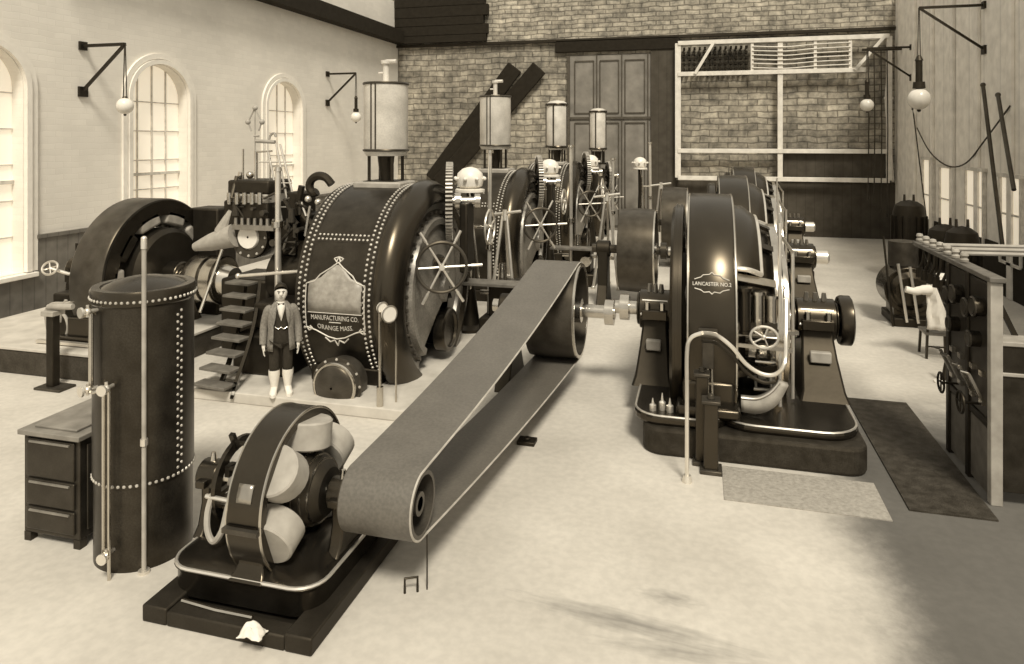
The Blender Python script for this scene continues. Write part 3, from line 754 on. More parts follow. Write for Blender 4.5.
def generator(lab):
    t = thing('generator', lab, 'generator', (.6,GY,.34), 'belted generators in a row')
    m = MB(); m.prism(rounded(-.85,9.15,.35,13.2,.35), .34, .46, 'Z'); m.prism(rounded(.2,9.2,1.92,13.2,.45), .34, .44, 'Z'); m.build('bedplate', M_dark, t, bevel=.035, smooth=0)
    m = MB(); m.tube([(a,b,.455) for a,b in rounded(-.83,9.17,.33,13.18,.35)], .016, 6, True); m.tube([(a,b,.432) for a,b in rounded(.22,9.22,1.90,13.18,.45)], .016, 6, True); m.build('bright_lip', M_bright, t)  # bright tubes stand for reflected light along the bedplate flange
    # yoke ring with machined rims
    R = 1.82; A = PI*.70
    m = MB(); m.lathe([(-.15,R-.32),(-.15,R-.02),(-.12,R),(.42,R),(.45,R-.02),(.45,R-.32)], (0,GY,GZ), 'X', 90, True, -A, A); m.build('yoke', M_dark, t)
    m = MB()
    for x in (-.155,.455): m.tube([(x,GY+(R-.01)*math.sin(a),GZ+(R-.01)*math.cos(a)) for a in [-A+2*A*k/80 for k in range(81)]], .018, 6)
    m.build('yoke_rim', M_steel, t)
    m = MB(); m.lathe([(-.40,R-.62),(-.40,R-.22),(-.36,R-.18),(-.24,R-.18),(-.24,R-.62)], (0,GY,GZ), 'X', 72, True, -A, A)
    for q in (-.34,-.28): m.lathe([(q-.008,R-.2),(q-.008,R-.165),(q+.008,R-.165),(q+.008,R-.2)], (0,GY,GZ), 'X', 72, True, -A, A)
    m.build('end_bracket', M_dark, t)
    for s in (-1,1):
        m = MB(); m.box((-.22,GY+s*1.5-.28,.44),(.43,GY+s*1.5+.28,.86)); m.box((-.3,GY+s*1.75-.2,.44),(.5,GY+s*1.75+.2,.58))
        m.build('yoke_foot', M_dark, t, bevel=.04)
    for k in range(8):
        a = 2*PI*(k+.5)/8; d = Vector((0,math.sin(a),math.cos(a))); c = Vector((.1,GY,GZ))
        if abs(a-PI) < .3: continue
        m = MB(); m.cyl(c+d*1.5, c+d*1.08, .22,.22,16); m.cyl(c+d*1.12,c+d*1.06,.30,.30,16); pc = m.build('field_pole', M_grey, t)
        m = MB(); m.cyl(c+d*1.48, c+d*1.16, .30,.30,20); m.build('field_coil', M_cream if k % 2 else M_paint, pc)
    m = MB(); m.lathe([(-.38,.2),(-.38,.82),(-.30,.89),(.55,.89),(.62,.84),(.62,.25)], (0,GY,GZ), 'X', 60)
    m.build('armature', M_dark2, t)
    m = MB(); m.lathe([(.6,.3),(.6,.82),(1.05,.82),(1.05,.3)], (0,GY,GZ), 'X', 60); m.build('commutator', M_brass, t)
    m = MB()
    for k in range(72):
        a = 2*PI*k/72; m.bar((.6,GY+.822*math.sin(a),GZ+.822*math.cos(a)),(1.05,GY+.822*math.sin(a),GZ+.822*math.cos(a)), .012,.012,(0,math.sin(a),math.cos(a)))
    m.build('commutator_bars', M_dark2, t)
    # brush yoke: nested end hoods with bright rims, arms and rows of brush holders
    AH = math.radians(56)
    for (x0_, x1_, r0_, r1_, ah, mt) in ((.44,.80,1.66,1.50,AH,M_dark),(.62,1.16,1.44,1.10,AH*1.18,M_dark)):
        m = MB(); m.lathe([(x0_,r0_-.04),(x0_,r0_),((x0_+x1_)/2,(r0_+r1_)/2+.06),(x1_,r1_),(x1_,r1_-.04),((x0_+x1_)/2,(r0_+r1_)/2+.02)], (0,GY,GZ), 'X', 60, True, -ah, ah); hd = m.build('end_hood', mt, t)
        for s in (-1,1):
            pts = [(x0_,r0_),((x0_+x1_)/2,(r0_+r1_)/2+.06),(x1_,r1_)]
            m = MB(); m.tube(smoothpath([(x,GY+r*math.sin(s*ah),GZ+r*math.cos(s*ah)) for x,r in pts],5), .035, 8); m.build('hood_rim', M_bright, hd)
        m = MB(); m.tube([(x1_,GY+(r1_-.01)*math.sin(a),GZ+(r1_-.01)*math.cos(a)) for a in [-ah+2*ah*k/50 for k in range(51)]], .028, 8); m.build('hood_edge', M_bright, hd)
    m = MB(); m.lathe([(-.05,1.29),(-.05,1.38),(.05,1.38),(.05,1.29)], (1.02,GY,GZ), 'X', 80, True, -PI*.74, PI*.74); m.build('rocker_ring', M_steel, t)
    for k in range(12):
        a = -PI*.72+PI*1.44*k/11; d = Vector((0,math.sin(a),math.cos(a))); c = Vector((0,GY,GZ))
        m = MB(); m.bar(c+d*1.58+Vector((.43,0,0)), c+d*1.34+Vector((1.02,0,0)), .10, .05, d)
        m.build('rocker_arm', M_dark if k % 3 else M_steel, t)
        m = MB(); m.cyl(c+d*1.25+Vector((.72,0,0)), c+d*1.25+Vector((1.12,0,0)), .026,.026,8)
        for xx in (.70,.84,.98): m.box(tuple(c+d*.97+Vector((xx-.05,-.07,-.08))), tuple(c+d*.97+Vector((xx+.05,.07,.08))))
        for xx in (.75,.95): m.tube([c+d*1.25+Vector((xx,0,0)), c+d*.95+Vector((xx,0,0))], .02, 6)
        m.build('brush_holder', M_steel if k % 2 else M_brass, t)
    for k, x in enumerate((.56,.74,.92)):
        y = GY-1.50+.10*k
        m = MB(); m.cyl((x,y,1.50),(x,y,2.02-.06*k), .085,.085,18); m.cyl((x,y,2.02-.06*k),(x,y,2.06-.06*k), .11,.11,18); m.cyl((x,y,1.46),(x,y,1.50), .11,.11,18); m.build('solenoid', M_dark if k == 0 else M_steel, t)
    m = MB(); m.bar((.43,GY-1.48,1.44),(1.25,GY-1.22,1.44), .10,.05); m.build('solenoid_shelf', M_steel, t)
    m = MB(); m.lathe([(-.03,.95),(-.03,1.16),(.03,1.16),(.03,.95)], (1.14,GY,GZ), 'X', 64, True); m.build('collector_ring', M_steel, t)
    # rocker hand wheel on the front of the brush gear
    m = MB(); hc = Vector((.80, GY-1.62, GZ+.10))
    m.tube([hc+Vector((.17*math.cos(k*PI/12),0,.12*math.sin(k*PI/12)*1.15)) for k in range(24)], .018, 8, True)
    for k in range(5): a = k*2*PI/5; m.tube([hc, hc+Vector((.17*math.cos(a),0,.138*math.sin(a)))], .012, 6)
    m.sphere(hc, .035, 10, 6); m.build('handwheel', M_bright, t)
    m = MB(); m.cyl(hc, hc+Vector((0,.5,0)), .02,.02,8); m.bar((.43,GY-1.6,GZ-.02),(1.15,GY-1.55,GZ-.06), .05,.05); m.build('wheel_bracket', M_steel, t)
    m = MB(); m.tube([(1.02,GY-1.35,.48),(1.02,GY-1.35,GZ+1.55)], .024, 8); m.tube([(1.22,GY-1.0,.48),(1.22,GY-1.0,GZ+1.15)], .024, 8); m.tube([(1.02,GY-1.35,GZ+1.4),(1.22,GY-1.0,GZ+1.12)], .022, 8)
    m.build('bright_upright', M_bright, t)
    # bearing pedestals
    for (x0, x1, nm, hd) in ((-.86,-.48,'bearing_pedestal',-1),(1.42,1.86,'outboard_pedestal',1)):
        m = MB(); rows = []
        for (z, hw, ex) in ((.44,.95,.10),(.55,.85,.06),(.9,.48,.02),(1.12,.32,.0),(GZ-.1,.28,0)):
            rows.append([Vector(p) for p in ((x0-ex,GY-hw,z),(x1+ex,GY-hw,z),(x1+ex,GY+hw,z),(x0-ex,GY+hw,z))])
        m.grid(rows, True); 
        pd = m.build(nm, M_dark2, t, bevel=.03, smooth=20)
        m = MB(); m.cyl((x0-.05,GY,GZ),(x1+.05,GY,GZ), .30,.30,28); m.cyl((x0-.09,GY,GZ),(x0-.05,GY,GZ), .25,.25,24); m.cyl((x1+.05,GY,GZ),(x1+.09,GY,GZ), .25,.25,24)
        m.box((x0,GY-.40,GZ-.09),(x1,GY+.40,GZ+.06)); m.build('bearing_shell', M_dark, pd, bevel=.015)
        for yy in (-.34,.34):
            for xx in (x0+.08,x1-.08): m = MB(); m.cyl((xx,GY+yy,GZ+.06),(xx,GY+yy,GZ+.17), .04,.04,6); m.build('cap_nut', M_steel, pd)
        for xx in (x0+.1,(x0+x1)/2,x1-.1): m = MB(); m.cyl((xx,GY-.06,GZ+.27),(xx,GY-.06,GZ+.40), .045,.03,8); m.build('oil_cup', M_brass, pd)
        m = MB(); m.cyl((x0,GY-.24,GZ+.18),(x1,GY-.24,GZ+.18), .014,.014,6); m.build('oil_line', M_bright, pd)
        m = MB(); m.cyl((x0-.02,GY-.31,GZ-.02),(x1,GY-.31,GZ-.02), .022,.022,6); m.build('guard_rod', M_bright, pd)
        m = MB(); m.box((x0+.08,GY-.60,.86),(x1-.08,GY-.50,1.02)); 
        m.build('oil_tray', M_paint, pd, bevel=.02)
    m = MB(); m.cyl((-1.3,GY,GZ),(2.0,GY,GZ), .105,.105,24); m.cyl((-1.22,GY,GZ),(-1.08,GY,GZ), .20,.20,24); m.build('shaft', M_steel, t)
    m = MB(); m.lathe([(1.96,.02),(1.96,.34),(1.99,.36),(2.12,.36),(2.14,.33),(2.14,.02)], (0,GY,GZ), 'X', 32); m.build('end_disc', M_dark, t)
    return t
gen = generator('nearest belted generator with lettered black yoke and bright brush gear')
# lower brush duct, conduit loop and terminal posts belong to the nearest machine only
g2 = copy_thing(gen, GP, 'second generator of the row, half hidden behind the lettered one', 'belted generators in a row', skip=('end_disc',))
g3 = copy_thing(gen, GP*2, 'third generator of the row, farthest back under the timber rack', 'belted generators in a row', skip=('end_disc',))
for i, g_ in enumerate((g2, g3)):
    o_ = GP*(i+1); m = MB(); m.lathe([(1.96,.02),(1.96,.15),(2.2,.15),(2.24,.11),(2.24,.01)], (o_.x,GY+o_.y,GZ), 'X', 24); m.build('end_cap', M_bright, g_)
for i in (1, 2):
    c = pl.copy(); COL.objects.link(c); c.location = Vector(pl.location)+GP*i
    c['label'] = ('dark stone plinth under second generator', 'dark stone plinth under the farthest generator')[i-1]
# lettering on the yoke
def on_yoke(s, h): a = -PI/2+h/1.82; return Vector((.15+s, GY+1.826*math.sin(a), GZ+1.826*math.cos(a)))
m = MB(); a_h = .78
vs, fs = text_mesh('LANCASTER NO.2', .072)
m.add([on_yoke(p.x*.85, a_h+p.y) for p in vs], fs); m.build('lettering', M_gilt, gen, smooth=0, solid=.004)
m = MB()
for s in (-1,1):
    m.tube([on_yoke(s*x, a_h+y) for x, y in ((.22,.06),(.14,.09),(.11,.12),(.03,.13),(0,.16))], .007, 5)
    m.tube([on_yoke(s*x, a_h+y) for x, y in ((.22,-.06),(.14,-.08),(.10,-.11),(.03,-.10),(0,-.13))], .007, 5)
m.build('scroll_ornament', M_gilt, gen)
# curved pale guard band low on the front
up = [at(p[0],p[1],Y=9.55) for p in smoothpath([(741,396,0),(757,397,0),(770,391,0),(779,381,0)],4)]
lo = [at(p[0],p[1],Y=9.55) for p in smoothpath([(741,410,0),(760,412,0),(777,403,0),(788,384,0)],4)]
m = MB(); m.grid([up, lo]); gsg = m.build('guard_band', M_paint, gen, solid=.12)
m = MB(); m.tube([p+Vector((0,-.06,0)) for p in up], .016, 6); m.build('guard_lip', M_bright, gsg)
# conduit: rises from the floor, over and down in a loop
base = at(687,482,Z=0)
y0 = base.y
def ap(px, py, y): return at(px,py,Y=y)
c1 = [base, ap(687,400,y0), ap(687,352,y0), ap(691,338,y0), ap(702,333,y0)]
m = MB(); m.tube(smoothpath(c1,5), .024, 8); m.cyl(base, base+Vector((0,0,.08)), .06,.045,12); m.build('conduit', M_bright, gen)
yy = y0+.2
c2 = [ap(702,333,y0), ap(716,335,yy), ap(732,347,yy), ap(746,364,yy), ap(762,374,yy), ap(776,374,yy), ap(785,362,yy), ap(786,335,yy+.3), ap(786,300,yy+.55)]
m = MB(); m.tube(smoothpath(c2,6), .025, 8); m.build('cable_loop', M_bright, gen)
c3 = [p+Vector((.0,.02,-.10)) for p in c2[:6]]
m = MB(); m.tube(smoothpath(c3,6), .02, 8); m.build('cable_lower', M_dark2, gen)
# terminal cabinet and square posts in front
for k, (px, pt, pb, w_) in enumerate(((702,375,463,.075),(711,402,471,.085))):
    b = at(px,pb,Z=0); z = at(px,pt,Y=b.y).z
    t = thing('switch_post', ('slim dark post with cap close beside bright conduit foot','shorter dark post standing nearest in front of generator plinth')[k], 'post', tuple(b), 'switch posts before the generator')
    m = MB(); m.box((b.x-w_,b.y-w_,0),(b.x+w_,b.y+w_,z)); m.build('column', M_dark, t, bevel=.012)
    m = MB(); m.box((b.x-w_*1.3,b.y-w_*1.3,z),(b.x+w_*1.3,b.y+w_*1.3,z+.04)); m.cyl((b.x,b.y,z+.04),(b.x,b.y,z+.10),w_*.6,w_*.4,12); m.build('cap', M_grey, t, bevel=.01)
    m = MB(); m.box((b.x-w_*1.5,b.y-w_*1.5,0),(b.x+w_*1.5,b.y+w_*1.5,.05)); m.build('foot', M_grey, t, bevel=.01)
m = MB(); b = at(708,345,Y=9.15)
m.box((b.x-.07,9.15,b.z-.30),(b.x+.07,9.33,b.z+.12)); m.box((b.x-.12,9.1,b.z+.1),(b.x+.12,9.36,b.z+.16)); bxx = m.build('terminal_box', M_grey, gen, bevel=.01)
m = MB()
for s in (-.05,.0,.05): m.tube([(b.x+s,9.2,b.z-.3),(b.x+s*1.2,9.2,.55)], .012, 6)
m.build('terminal_leads', M_steel, bxx)
# oil cans group on the bedplate at the left
p = at(660,405,Y=9.4)
for k, dx in enumerate((-.09,.03,.13)):
    o = MB(); h = (.16,.22,.18)[k]
    o.lathe([(0,.045),(h*.45,.045),(h*.55,.02),(h,.006)], (p.x+dx,9.34+.05*(k % 2),.46), 'Z', 12)
    tag(o.build('oil_can', M_bright), ('left small bright oil can on the generator bedplate','tallest bright oil can, middle of three on the bedplate','right small bright oil can on the generator bedplate')[k], 'oil can', 'oil cans on the bedplate')

# ------------------------------------------------------------------ belt pulleys
def pulley(name, lab, xa, xb, Y, Z, R, group=None, mat=None, spokes=6, xs=-1.3, smat=None):
    smat = smat or M_steel
    t = thing(name, lab, 'pulley', ((xa+xb)/2, Y, Z-R), group)
    c = .02
    m = MB(); m.lathe([(xa,R-.05),(xa,R),((xa+xb)/2,R+c),(xb,R),(xb,R-.05)], (0,Y,Z), 'X', 64, True); m.build('rim', mat or M_grey, t)
    m = MB(); m.lathe([(xb-.02,R-.045),(xb+.015,R-.045),(xb+.015,R+.005),(xb-.02,R+.005)], (0,Y,Z), 'X', 64, True); m.build('rim_edge', M_steel, t)
    m = MB(); m.cyl((xa+.1,Y,Z),(xb+.02,Y,Z), .19,.19,24); m.build('hub', M_steel, t)
    hx = xa-.42; m = MB(); m.grid([[Vector(p) for p in ((hx-.12,Y-h,z),(hx+.12,Y-h,z),(hx+.12,Y+h,z),(hx-.12,Y+h,z))] for (z,h) in ((.0,.55),(.1,.5),(.5,.28),(Z-.05,.2))], True); m.cyl((hx-.16,Y,Z),(hx+.16,Y,Z), .2,.2,24); m.build('bearing_stand', M_dark2, t, bevel=.02, smooth=20)
    m = MB(); m.cyl((xa-.7,Y,Z),(xs,Y,Z), .105,.105,24); m.cyl((xs-.16,Y,Z),(xs-.02,Y,Z), .20,.20,24); m.build('shaft', smat, t)
    for k in range(spokes):
        a = 2*PI*k/spokes+.3; x = (xa+xb)/2+.1
        m = MB(); m.bar((x,Y+.15*math.sin(a),Z+.15*math.cos(a)),(x,Y+(R-.03)*math.sin(a),Z+(R-.03)*math.cos(a)), .11,.06,(1,0,0)); m.build('spoke', M_grey, t)
    return t
BX0, BX1 = -2.62, -1.86
pulley('driving_pulley', 'belt pulley on bright shaft at upper end of wide belt', BX0, BX1, GY, GZ-.1, .74, None, M_grey)
pulley('flat_pulley', 'nearer of two dark flat pulleys left of lettered generator', -1.85, -1.02, 17.1, 1.35, .98, 'dark flat pulleys', M_grey, xs=-.75, smat=M_grey)
pulley('flat_pulley', 'farther dark flat pulley, half behind the nearer one', -1.15, -.38, 23.0, 1.35, 1.12, 'dark flat pulleys', M_grey, xs=-.18, smat=M_grey)
# iron plates let into the floor
pts = [at(722,499,Z=0), at(748,470,Z=0), at(873,485,Z=0), at(893,522,Z=0)]
m = MB(); x0, x1, ya, yb = -.0, 1.62, 7.62, 8.45
m.box((.26,8.12,0),(1.95,8.95,.012)); o = m.build('floor_plate', M_plate, smooth=0); tag(o, 'iron floor plate set in floor before lettered generator', 'floor plate')
m = MB(); m.box((2.18,8.40,0),(3.02,11.8,.02)); o = m.build('floor_mat', M_mat, smooth=0); tag(o, 'dark speckled mat along the switchboard face', 'mat')
# ------------------------------------------------------------------ foreground exciter dynamo
PX0, PX1 = -3.02, -2.33
EY, EZ = 5.70, .82
sk = thing('slide_base', 'oily timber slide base under foreground dynamo', 'base', (-3.7,5.7,0))
for x in (-4.36,-3.02): MB().box((x-.12,4.82,0),(x+.12,7.0,.14)).build('rail', M_skid, sk, bevel=.015)
for y in (4.90,6.9): MB().box((-4.24,y-.08,.0),(-3.14,y+.08,.12)).build('cross_sleeper', M_skid, sk, bevel=.015)
MB().box((-4.24,4.98,0),(-3.14,6.8,.05)).build('drip_tray', M_skid, sk)
m = MB(); m.tube([(-4.2,4.96,.135),(-3.85,4.93,.135),(-3.5,4.93,.135)], .016, 6); m.build('screw_bar', M_steel, sk)
ex = thing('dynamo', 'open belted dynamo with pale coils in the foreground', 'dynamo', (-3.65,EY,.14))
def loft(m, secs, r=.24):
    rows = [[Vector((p[0],p[1],z)) for p in rounded(x0,y0,x1,y1,min(r,(x1-x0)/2.2,(y1-y0)/2.2))] for (z,x0,y0,x1,y1) in secs]
    m.grid(rows, True); n_ = len(rows[0]); c_ = len(m.v); 
    m.f.append(list(range(c_-n_, c_))); return m
m = MB(); loft(m, [(.10,-4.46,5.06,-3.02,6.55),(.28,-4.46,5.06,-3.02,6.55),(.32,-4.48,5.04,-3.0,6.57),(.35,-4.45,5.07,-3.03,6.54),(.37,-4.36,5.18,-3.10,6.45),(.40,-4.26,5.30,-3.15,6.36),(.43,-4.16,5.40,-3.20,6.28),(.46,-4.08,5.48,-3.24,6.2)]); m.build('base_casting', M_dark, ex)
m = MB(); m.tube([(a_,b_,.335) for a_,b_ in rounded(-4.465,5.05,-3.01,6.56,.24)], .017, 6, True); m.build('bright_lip', M_bright, ex)
R = .70; RX0, RX1 = -3.80, -3.49
m = MB(); m.lathe([(RX0,R-.10),(RX0,R),(RX1,R),(RX1,R-.10)], (0,EY,EZ), 'X', 80, True, -PI*.76, PI*.76); m.build('yoke', M_dark, ex)
for x in (RX0-.004,RX1+.004):
    m = MB(); m.tube([(x,EY+(R-.005)*math.sin(a),EZ+(R-.005)*math.cos(a)) for a in [-PI*.72+1.44*PI*k/60 for k in range(61)]], .012, 6); m.build('yoke_rim', M_steel, ex)
for s in (-1,1):
    rows = [[Vector(p) for p in ((RX0-e+.02,EY+s*a,z),(RX1+e-.02,EY+s*a,z),(RX1+e-.02,EY+s*b,z),(RX0-e+.02,EY+s*b,z))] for (z,a,b,e) in ((.33,.40,.68,.03),(.37,.46,.63,.01),(.44,.50,.60,-.02),(.55,.52,.61,-.02),(.68,.55,.66,.0),(EZ-.02,.58,.705,0),(EZ,.58,.712,0))]
    m = MB(); m.grid(rows, True); m.build('yoke_leg', M_dark, ex, bevel=.015, smooth=25)
m = MB(); m.box((RX0-.01,EY-.75,EZ-.06),(RX1+.01,EY-.66,EZ-.02)); m.build('joint_flange', M_grey, ex)
for k in range(6):
    if k == 3: continue
    a = math.radians(8)+2*PI*k/6; d = Vector((0,math.sin(a),math.cos(a))); c = Vector((-3.62,EY,EZ))
    m = MB(); m.cyl(c+d*.63, c+d*.37, .11,.11,14); m.cyl(c+d*.385,c+d*.34,.13,.13,14); pc = m.build('field_pole', M_grey, ex)
    m = MB(); m.lathe([(.36,.02),(.36,.20),(.375,.215),(.59,.215),(.605,.20),(.605,.02)], (0,0,0), 'Z', 24)
    q = Vector((0,0,1)).rotation_difference(d); m.v = [c+Vector((.10,0,0))+q@Vector((p.x*1.1,p.y*1.0,p.z)) for p in m.v]; m.build('field_coil', M_cream, pc)
m = MB(); m.lathe([(-3.86,.08),(-3.86,.28),(-3.82,.33),(-3.46,.33),(-3.40,.31),(-3.30,.26),(-3.24,.20),(-3.24,.08)], (0,EY,EZ), 'X', 48); m.build('armature', M_dark2, ex)
for x, r_ in ((-3.44,.325),(-3.37,.30),(-3.31,.272)):
    m = MB(); m.lathe([(x-.008,r_-.06),(x-.008,r_+.006),(x+.008,r_+.006),(x+.008,r_-.06)], (0,EY,EZ), 'X', 48, True); m.build('binding_band', M_steel, ex)
m = MB(); m.cyl((-4.18,EY,EZ),(-3.80,EY,EZ), .19,.19,36); m.build('commutator', M_brass, ex)
for k in range(6):
    a = 2*PI*k/6+.2; d = Vector((0,math.sin(a),math.cos(a))); c = Vector((-4.06,EY,EZ))
    m = MB(); m.cyl(c+d*.30+Vector((-.12,0,0)), c+d*.30+Vector((.12,0,0)), .022,.022,8)
    for x in (-.08,0,.08): m.box(tuple(c+d*.26+Vector((x-.025,-.05,-.05))), tuple(c+d*.26+Vector((x+.025,.05,.05))))
    m.build('brush_holder', M_dark2 if k % 2 else M_steel, ex)
m = MB(); m.lathe([(-.02,.30),(-.02,.39),(.02,.39),(.02,.30)], (-4.18,EY,EZ), 'X', 40, True); m.bar((-4.18,EY-.35,EZ),(-4.18,EY+.35,EZ), .05,.04); m.bar((-4.18,EY-.05,EZ+.3),(-4.18,EY-.12,EZ+.46), .05,.04); m.build('brush_rocker', M_dark, ex)
m = MB()
m.tube(smoothpath([(-4.20,EY-.36,EZ+.02),(-4.22,EY-.40,EZ-.12),(-4.19,EY-.44,EZ-.26),(-4.12,EY-.45,EZ-.34),(-4.04,EY-.44,EZ-.24),(-4.01,EY-.40,EZ-.05),(-4.0,EY-.36,EZ+.02)],5), .028, 8); m.build('cable_loop', M_paint, ex)
m = MB(); m.tube([(-4.26,EY-.37,EZ+.0),(-3.90,EY-.40,EZ+.0)], .02, 6); m.build('terminal_bar', M_bright, ex)
for (x0, x1) in ((-4.52,-4.42),(-3.16,-3.04)):
    m = MB(); m.grid([[Vector(p) for p in ((x0-e,EY-h,z),(x1+e,EY-h,z),(x1+e,EY+h,z),(x0-e,EY+h,z))] for (z,h,e) in ((.34,.24,.0),(.42,.17,0),(.6,.12,0),(EZ-.05,.12,0))], True)
    pd = m.build('bearing_pedestal', M_dark, ex, bevel=.02, smooth=20)
    m = MB(); m.cyl((x0-.05,EY,EZ),(x1+.05,EY,EZ), .14,.14,24); m.box((x0,EY-.2,EZ-.05),(x1,EY+.2,EZ+.02)); m.build('bearing_cap', M_dark, pd, bevel=.01)
    m = MB(); m.cyl(((x0+x1)/2,EY,EZ+.13),((x0+x1)/2,EY,EZ+.21), .035,.02,10); m.build('oil_cup', M_steel, pd)
m = MB(); m.cyl((-4.58,EY,EZ),(-2.36,EY,EZ), .06,.06,18); m.cyl((-3.0,EY,EZ),(-2.96,EY,EZ), .11,.11,18); m.build('shaft', M_steel, ex)
m = MB(); m.lathe([(PX0,.24),(PX0,.275),((PX0+PX1)/2,.28),(PX1,.275),(PX1,.24)], (0,EY,EZ), 'X', 48, True); m.cyl((PX0+.1,EY,EZ),(PX1-.03,EY,EZ), .1,.1,20)
for k in range(4): a = k*PI/2+.4; m.bar((PX1-.3,EY,EZ),(PX1-.3,EY+.26*math.sin(a),EZ+.26*math.cos(a)), .08,.06,(1,0,0))
m.build('pulley', M_grey, ex)
m = MB(); m.grid([[Vector((-3.72+.14*k/3,EY+(R+.004)*math.sin(a),EZ+(R+.004)*math.cos(a))) for k in range(4)] for a in [math.radians(-76+3*j) for j in range(5)]]); m.build('name_plate', M_brass, ex, solid=.008)
# crumpled white rag on the base
m = MB(); random.seed(3); c = at(252,634,Z=.15); rows = []
for i in range(9):
    rows.append([Vector((c.x-.10+.20*k/10+random.uniform(-.012,.012), c.y-.07+.14*i/8+random.uniform(-.012,.012), .145+max(0,.09*math.sin(PI*k/10)*math.sin(PI*i/8)+random.uniform(-.03,.035)*math.sin(PI*k/10)))) for k in range(11)])
m.grid(rows); o = m.build('rag', M_shirt, smooth=0, solid=.012, sub=1); tag(o, 'crumpled white rag lying on the front of slide base', 'rag')

# ------------------------------------------------------------------ wide leather belt
def belt():
    r1, r2 = .285, .765; c1 = Vector((EY,EZ)); c2 = Vector((GY,GZ-.1)); d = c2-c1; L = d.length; th = math.atan2(d.y, d.x)
    ph = math.asin((r2-r1)/L)
    def pt(c, r, a): return (c.x+r*math.cos(a), c.y+r*math.sin(a))
    top = th+PI/2+ph; bot = th-PI/2-ph; path = []
    for k in range(25): a = bot-(2*PI-(top-bot))*k/24*1.0; path.append(pt(c1, r1, a))
    n = 30; pa, pb = path[-1], pt(c2, r2, top)
    for k in range(1, n): t = k/n; path.append((pa[0]+(pb[0]-pa[0])*t, pa[1]+(pb[1]-pa[1])*t-.10*4*t*(1-t)))
    for k in range(37): a = top-(top-bot)*k/36; path.append(pt(c2, r2, a))
    pa, pb = path[-1], path[0]
    for k in range(1, n): t = k/n; path.append((pa[0]+(pb[0]-pa[0])*t, pa[1]+(pb[1]-pa[1])*t-.06*4*t*(1-t)))
    rows = []; n = len(path)
    for i, (y, z) in enumerate(path):
        (ya, za), (yb, zb) = path[i-1], path[(i+1) % n]
        nn = Vector((zb-za, -(yb-ya))); nn.normalize()      # one side
        f = max(0, min(1, (y-EY)/(GY-EY))); x0 = PX0+.02+(BX0+.02-PX0-.02)*f; x1 = PX1-.01+(BX1-.02-PX1+.01)*f
        h = .011
        rows.append([Vector((x0+(x1-x0)*k/8, y+nn.x*h, z+nn.y*h)) for k in range(9)]+[Vector((x1-(x1-x0)*k/8, y-nn.x*h, z-nn.y*h)) for k in range(9)])
    rows.append(rows[0])
    m = MB(); m.grid(rows, True)
    t = m.build('driving_belt', M_belt, smooth=60); tag(t, 'wide leather belt running from foreground dynamo to the shaft pulley', 'belt')
    e = MB(); e.tube([(r_[8].x+.004, (r_[8].y+r_[9].y)/2, (r_[8].z+r_[9].z)/2) for r_ in rows[:-1]], .011, 6, True)
    e.build('belt_edge', M_beltedge, t)
belt()

q = at(409,594,Z=0)
t = thing('belt_stop', 'small thin wire floor stop under the lower belt end', 'stop', (q.x,q.y,0))
m = MB(); m.tube([(q.x-.04,q.y,0),(q.x-.04,q.y,.13),(q.x+.06,q.y+.05,.13),(q.x+.06,q.y+.05,0)], .012, 6); m.build('hoop', M_dark2, t)
m = MB(); z_ = at(424,530,Y=q.y+.1).z; m.tube([(q.x+.13,q.y+.1,0),(q.x+.13,q.y+.1,z_)], .007, 6); m.build('wire', M_dark2, t)
# ------------------------------------------------------------------ tall riveted tank
TX, TY, TR, TH = -5.285, 5.72, .435, 2.56
t = thing('riveted_tank', 'tall dark riveted cylindrical tank beside the drawer cabinet', 'tank', (TX,TY,0))
m = MB(); m.lathe([(0,TR-.03),(0,TR),(.82,TR),(.82,TR+.012),(TH-.05,TR+.012),(TH,TR+.012)], (TX,TY,0), 'Z', 64); m.build('shell', M_drum, t)
m = MB(); m.lathe([(TH-.12,TR+.012),(TH-.10,TR+.03),(TH,TR+.035),(TH+.03,TR+.02),(TH+.03,TR-.05),(TH+.015,TR-.06),(TH+.06,TR-.15),(TH+.095,TR-.28),(TH+.11,.01)], (TX,TY,0), 'Z', 64); m.build('dished_lid', M_dark, t)
def tk(ang, z, dr=0): return Vector((TX+(TR+dr)*math.cos(ang), TY+(TR+dr)*math.sin(ang), z))
am = math.atan2(-TY, -TX)     # towards the viewpoint
m = MB(); m.lathe([(TH-.085,TR),(TH-.085,TR+.031),(TH-.035,TR+.033),(TH-.035,TR)], (TX,TY,0), 'Z', 48, True); n2 = len(m.f)
for k in range(56): a = 2*PI*k/56; m.rivet(tk(a,TH-.06,.03), (math.cos(a),math.sin(a),0), .020)
m.build('rim_rivets', M_dark, t, mat2=M_rivet, n2=n2)
m = MB(); m.lathe([(.77,TR-.01),(.77,TR+.007),(.83,TR+.014),(.83,TR-.01)], (TX,TY,0), 'Z', 48, True); n2 = len(m.f)
for k in range(52): a = 2*PI*k/52; m.rivet(tk(a,.80,.008), (math.cos(a),math.sin(a),0), .022)
m.build('belt_rivets', M_drum, t, mat2=M_rivet, n2=n2)
m = MB(); aR = am+math.radians(42)
m.grid([[tk(aR+q,z,.0145) for q in (-.09,-.045,0,.045,.09)] for z in (.84,TH-.12)]); n2 = len(m.f)
for k in range(44):
    z = .86+(TH-.2-.86)*k/43; a = aR+(.05 if k % 2 else -.05); m.rivet(tk(a,z,.01), (math.cos(a),math.sin(a),0), .021)
m.build('seam_rivets', M_drum, t, mat2=M_rivet, n2=n2)
m = MB(); aL = am-math.radians(60)
